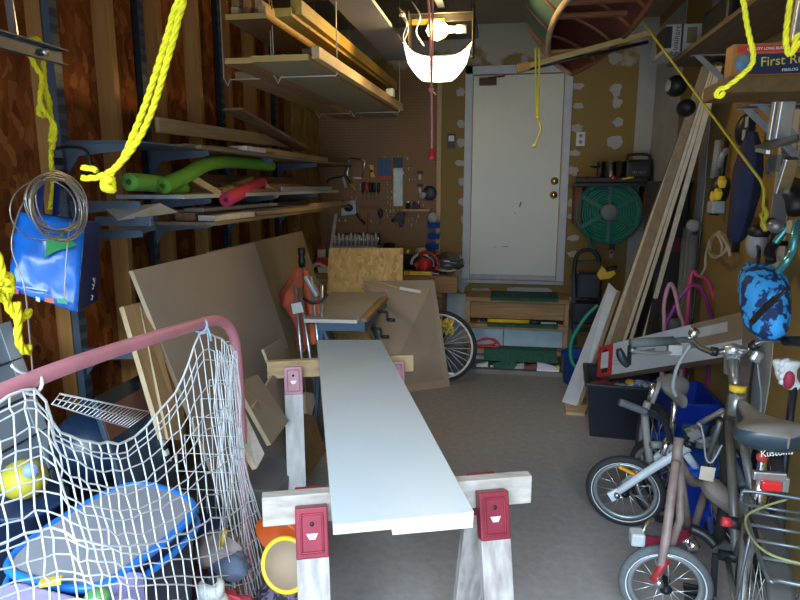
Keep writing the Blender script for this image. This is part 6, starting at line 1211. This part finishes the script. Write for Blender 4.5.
heap('black sack filling the goal bottom behind the bundles', V((-1.10,1.62,.16)), .19, mat('sack_black', (.012,.012,.02), .7), s=28, cat='sack', name='black_sack', sc=(.9,1.2,.85))
# ================================================================ blue bag, wire coil, ropes
t = thing('shopping_bag', 'bright blue shopping bag with a green leaf hanging on the front left upright', 'bag', at(50,312,X=-1.5))
BB = mat('bag_blue', (.012,.17,.68), .22, var=.25, scale=7, bump=.3); BBD = mat('bag_navy', (.008,.02,.12), .4, var=.4, scale=16)
tl, tr, br_, bl = at(17,212,X=-1.62), at(85,222,X=-1.42), at(77,312,X=-1.42), at(8,289,X=-1.60); sr, sbr = at(99,222,X=-1.50), at(98,300,X=-1.50)
rr = random.Random(1); G = []; nrm_ = (tr-tl).cross(bl-tl).normalized(); nrm_ = nrm_ if nrm_.y < 0 else -nrm_
for i in range(13):
    v = i/12; row = []
    for j in range(13):
        u = j/12; p = tl.lerp(tr,u).lerp(bl.lerp(br_,u),v); p = p+nrm_*(.02*math.sin(math.pi*u)*math.sin(math.pi*min(1,v+.15))+.006*rr.uniform(-1,1))
        row.append(p)
    G.append(row)
build('front_panel', MB().grid(G), BB, t, solid=.002)
bkv = V((-.10,.10,0)); tl2, bl2 = tl+V((-.05,.10,0)), bl+V((-.05,.10,0))
b = MB(); b.add([tr,sr,sbr,br_], [(0,1,2,3)]); b.add([tl,tl2,bl2,bl], [(0,1,2,3)]); b.add([tl2,sr,sbr,bl2], [(0,1,2,3)]); b.add([bl,br_,sbr,bl2], [(0,1,2,3)]); build('side_panel', b, BBD, t, solid=.002)
def onbag(pts, m, nm, off=.004, par=None):
    P_ = []
    for x, y in pts:
        d = at(x,y,X=1)-V((0,0,H)) if False else (fw*F+rt*(x-400)-up*(y-300)); o_ = V((0,0,H)); tt = (tl-o_).dot(nrm_)/d.dot(nrm_); P_.append(o_+d*tt+nrm_*(.026+off))
    return build(nm, MB().prism(P_, -nrm_*.002), m, t)
onbag([(50,241),(58,240),(66,240),(74,243),(80,247),(73,250),(64,252),(56,255),(47,260),(49,250)], mat('leaf_green', (.02,.30,.07), .5), 'leaf')
for x0_, x1_, y0_, c_ in ((11,22,291,'pink'),(48,57,300,'orange'),(60,70,301,'green'),(39,43,299,'pale')):
    onbag([(x0_,y0_-1),(x1_,y0_+.5),(x1_,y0_+5),(x0_,y0_+3.5)], mat('print_'+c_, {'pink':(.62,.08,.22),'orange':(.60,.14,.05),'green':(.03,.36,.22),'pale':(.55,.62,.75)}[c_], .5), 'printed_logo')
onbag([(26,288),(50,292),(50,293.4),(26,289.4)], mat('print_line_white', (.6,.7,.8), .5), 'printed_line')
sd_ = (sr-tr).normalized(); text('lettering', '5YE', .075, (tr+sr+sbr+br_)/4+V((.004,-.003,.03)), (0,0,1) if False else (br_-tr), (sr-tr), WHITE, t); text('lettering', '7h h', .05, (tr+sr+sbr+br_)/4+V((.005,-.004,-.09)), (br_-tr), (sr-tr), WHITE, t)
for x0_, x1_ in ((38,42),(56,58)):
    a_ = at(x0_,216,X=-1.55); b_ = at(x1_,178,X=-1.64); build('handle', MB().bar(a_, b_, .035, .004, (0,1,0)), mat('handle_blue', (.01,.035,.20), .6), t)
build('handle', MB().bar(at(42,181,X=-1.62), at(58,181,X=-1.62), .02, .004, (0,1,0)), mat('handle_blue', (.01,.035,.20), .6), t)
CW_ = mat('coil_wire', (.46,.43,.38), .35, .8)
b = MB(); rr = random.Random(3)
for i in range(9):
    cx_, cy_, r1, r2 = 57+rr.uniform(-5,5), 207+rr.uniform(-6,4), 25+rr.uniform(-3,5), 28+rr.uniform(-3,4)
    b.tube([at(cx_+r1*math.cos(a_)+.12*r2*math.sin(a_), cy_+r2*math.sin(a_), X=-1.44+.006*i) for a_ in [2*math.pi*k/40 for k in range(40)]], .0028, 6, True)
b.tube([at(43+33*math.cos(a_), 210+30*math.sin(a_), X=-1.42) for a_ in [2*math.pi*k/40 for k in range(40)]], .0024, 6, True)
b.tube(cr([at(36,188,X=-1.42), at(22,205,X=-1.41), at(13,232,X=-1.40), at(12,250,X=-1.40), at(18,268,X=-1.39), at(25,290,X=-1.37), at(29,330,X=-1.33), at(33,375,X=-1.28)],6), .0026, 6)
b.tube(cr([at(70,222,X=-1.42), at(67,250,X=-1.42), at(65,280,X=-1.42), at(64,300,X=-1.42)],6), .0022, 6)
single('wire_coil', 'coil of pale wire hanging in front of the blue shopping bag', 'wire coil', b, CW_)
def yrope(name, lab, paths, r, knots=(), m=ROPE):
    t = thing(name, lab, 'rope', paths[0][0]); b = MB()
    for p in paths:
        if p[0].z > 1.9 and p[0].y < 1.5: p = [V((p[0].x, p[0].y+.01, 2.262))]+list(p)   # tied to the raised door overhead
        rope(b, p, r, n=5)
    for c_, kr in knots:
        for i in range(5): b.ring(V(c_)+V((0,0,(i-2)*kr*.4)), kr*.7, kr*.42, (.5*math.sin(i*2),.4*math.cos(i*3),1), 16, 6)
    build('strands', b, m, t); return t
Dn = 1.05
def rp(x, y, Yy=Dn): return at(x, y, Y=Yy)
yrope('yellow_rope', 'doubled yellow rope swinging down from the ceiling at left to a knot', [[rp(184,-25), rp(178,20), rp(166,65), rp(152,110), rp(136,143), rp(115,168), rp(98,177), rp(82,178)], [rp(179,-25), rp(173,15), rp(160,60), rp(145,105), rp(131,140), rp(122,160), rp(112,172), rp(106,183)], [rp(97,171),rp(90,168),rp(82,168)]], .0058, [(rp(108,183), .013)])
yrope('yellow_rope', 'yellow rope bunch hanging on the stud wall beside the door track', [[at(x,y,X=-1.68) for x,y in ((29,42),(33,38),(40,42),(43,60),(45,85),(49,105),(52,125),(50,142))], [at(x,y,X=-1.67) for x,y in ((30,55),(36,68),(42,78),(40,100),(45,112),(54,124),(55,135),(52,150))], [at(x,y,X=-1.68) for x,y in ((41,104),(38,112),(44,116),(50,108),(48,96),(44,92))], [at(x,y,X=-1.69) for x,y in ((52,140),(51,160),(53,185),(50,210))]], .009)
yrope('yellow_rope', 'knotted yellow rope hanging at the left edge below the blue bag', [[at(x,y,X=-1.12) for x,y in ((-6,250),(0,262),(3,280),(6,300),(14,315),(24,318),(30,310))], [at(x,y,X=-1.12) for x,y in ((-5,290),(6,300),(12,282),(6,275),(-2,285))], [at(x,y,X=-1.11) for x,y in ((17,302),(18,320),(18,338),(23,350),(29,352),(28,345))]], .009, [(at(7,285,X=-1.12), .016)])
yrope('yellow_rope', 'bright yellow rope with a frayed loop hanging before the orange carton', [[at(x,y,Y=1.25) for x,y in ((744,-25),(745,10),(749,35),(753,52),(752,64),(744,73),(732,83),(722,90))], [at(x,y,Y=1.25) for x,y in ((724,88),(718,90),(716,95),(720,97),(724,92))]], .0046)
yrope('yellow_rope', 'yellow rope loop knotted at the right edge above the ladder', [[at(x,y,Y=1.25) for x,y in ((793,-25),(789,10),(786,35),(787,50),(790,55),(794,48),(797,36),(806,33))], [at(x,y,Y=1.25) for x,y in ((790,55),(796,47),(803,40),(808,42))]], .0050)
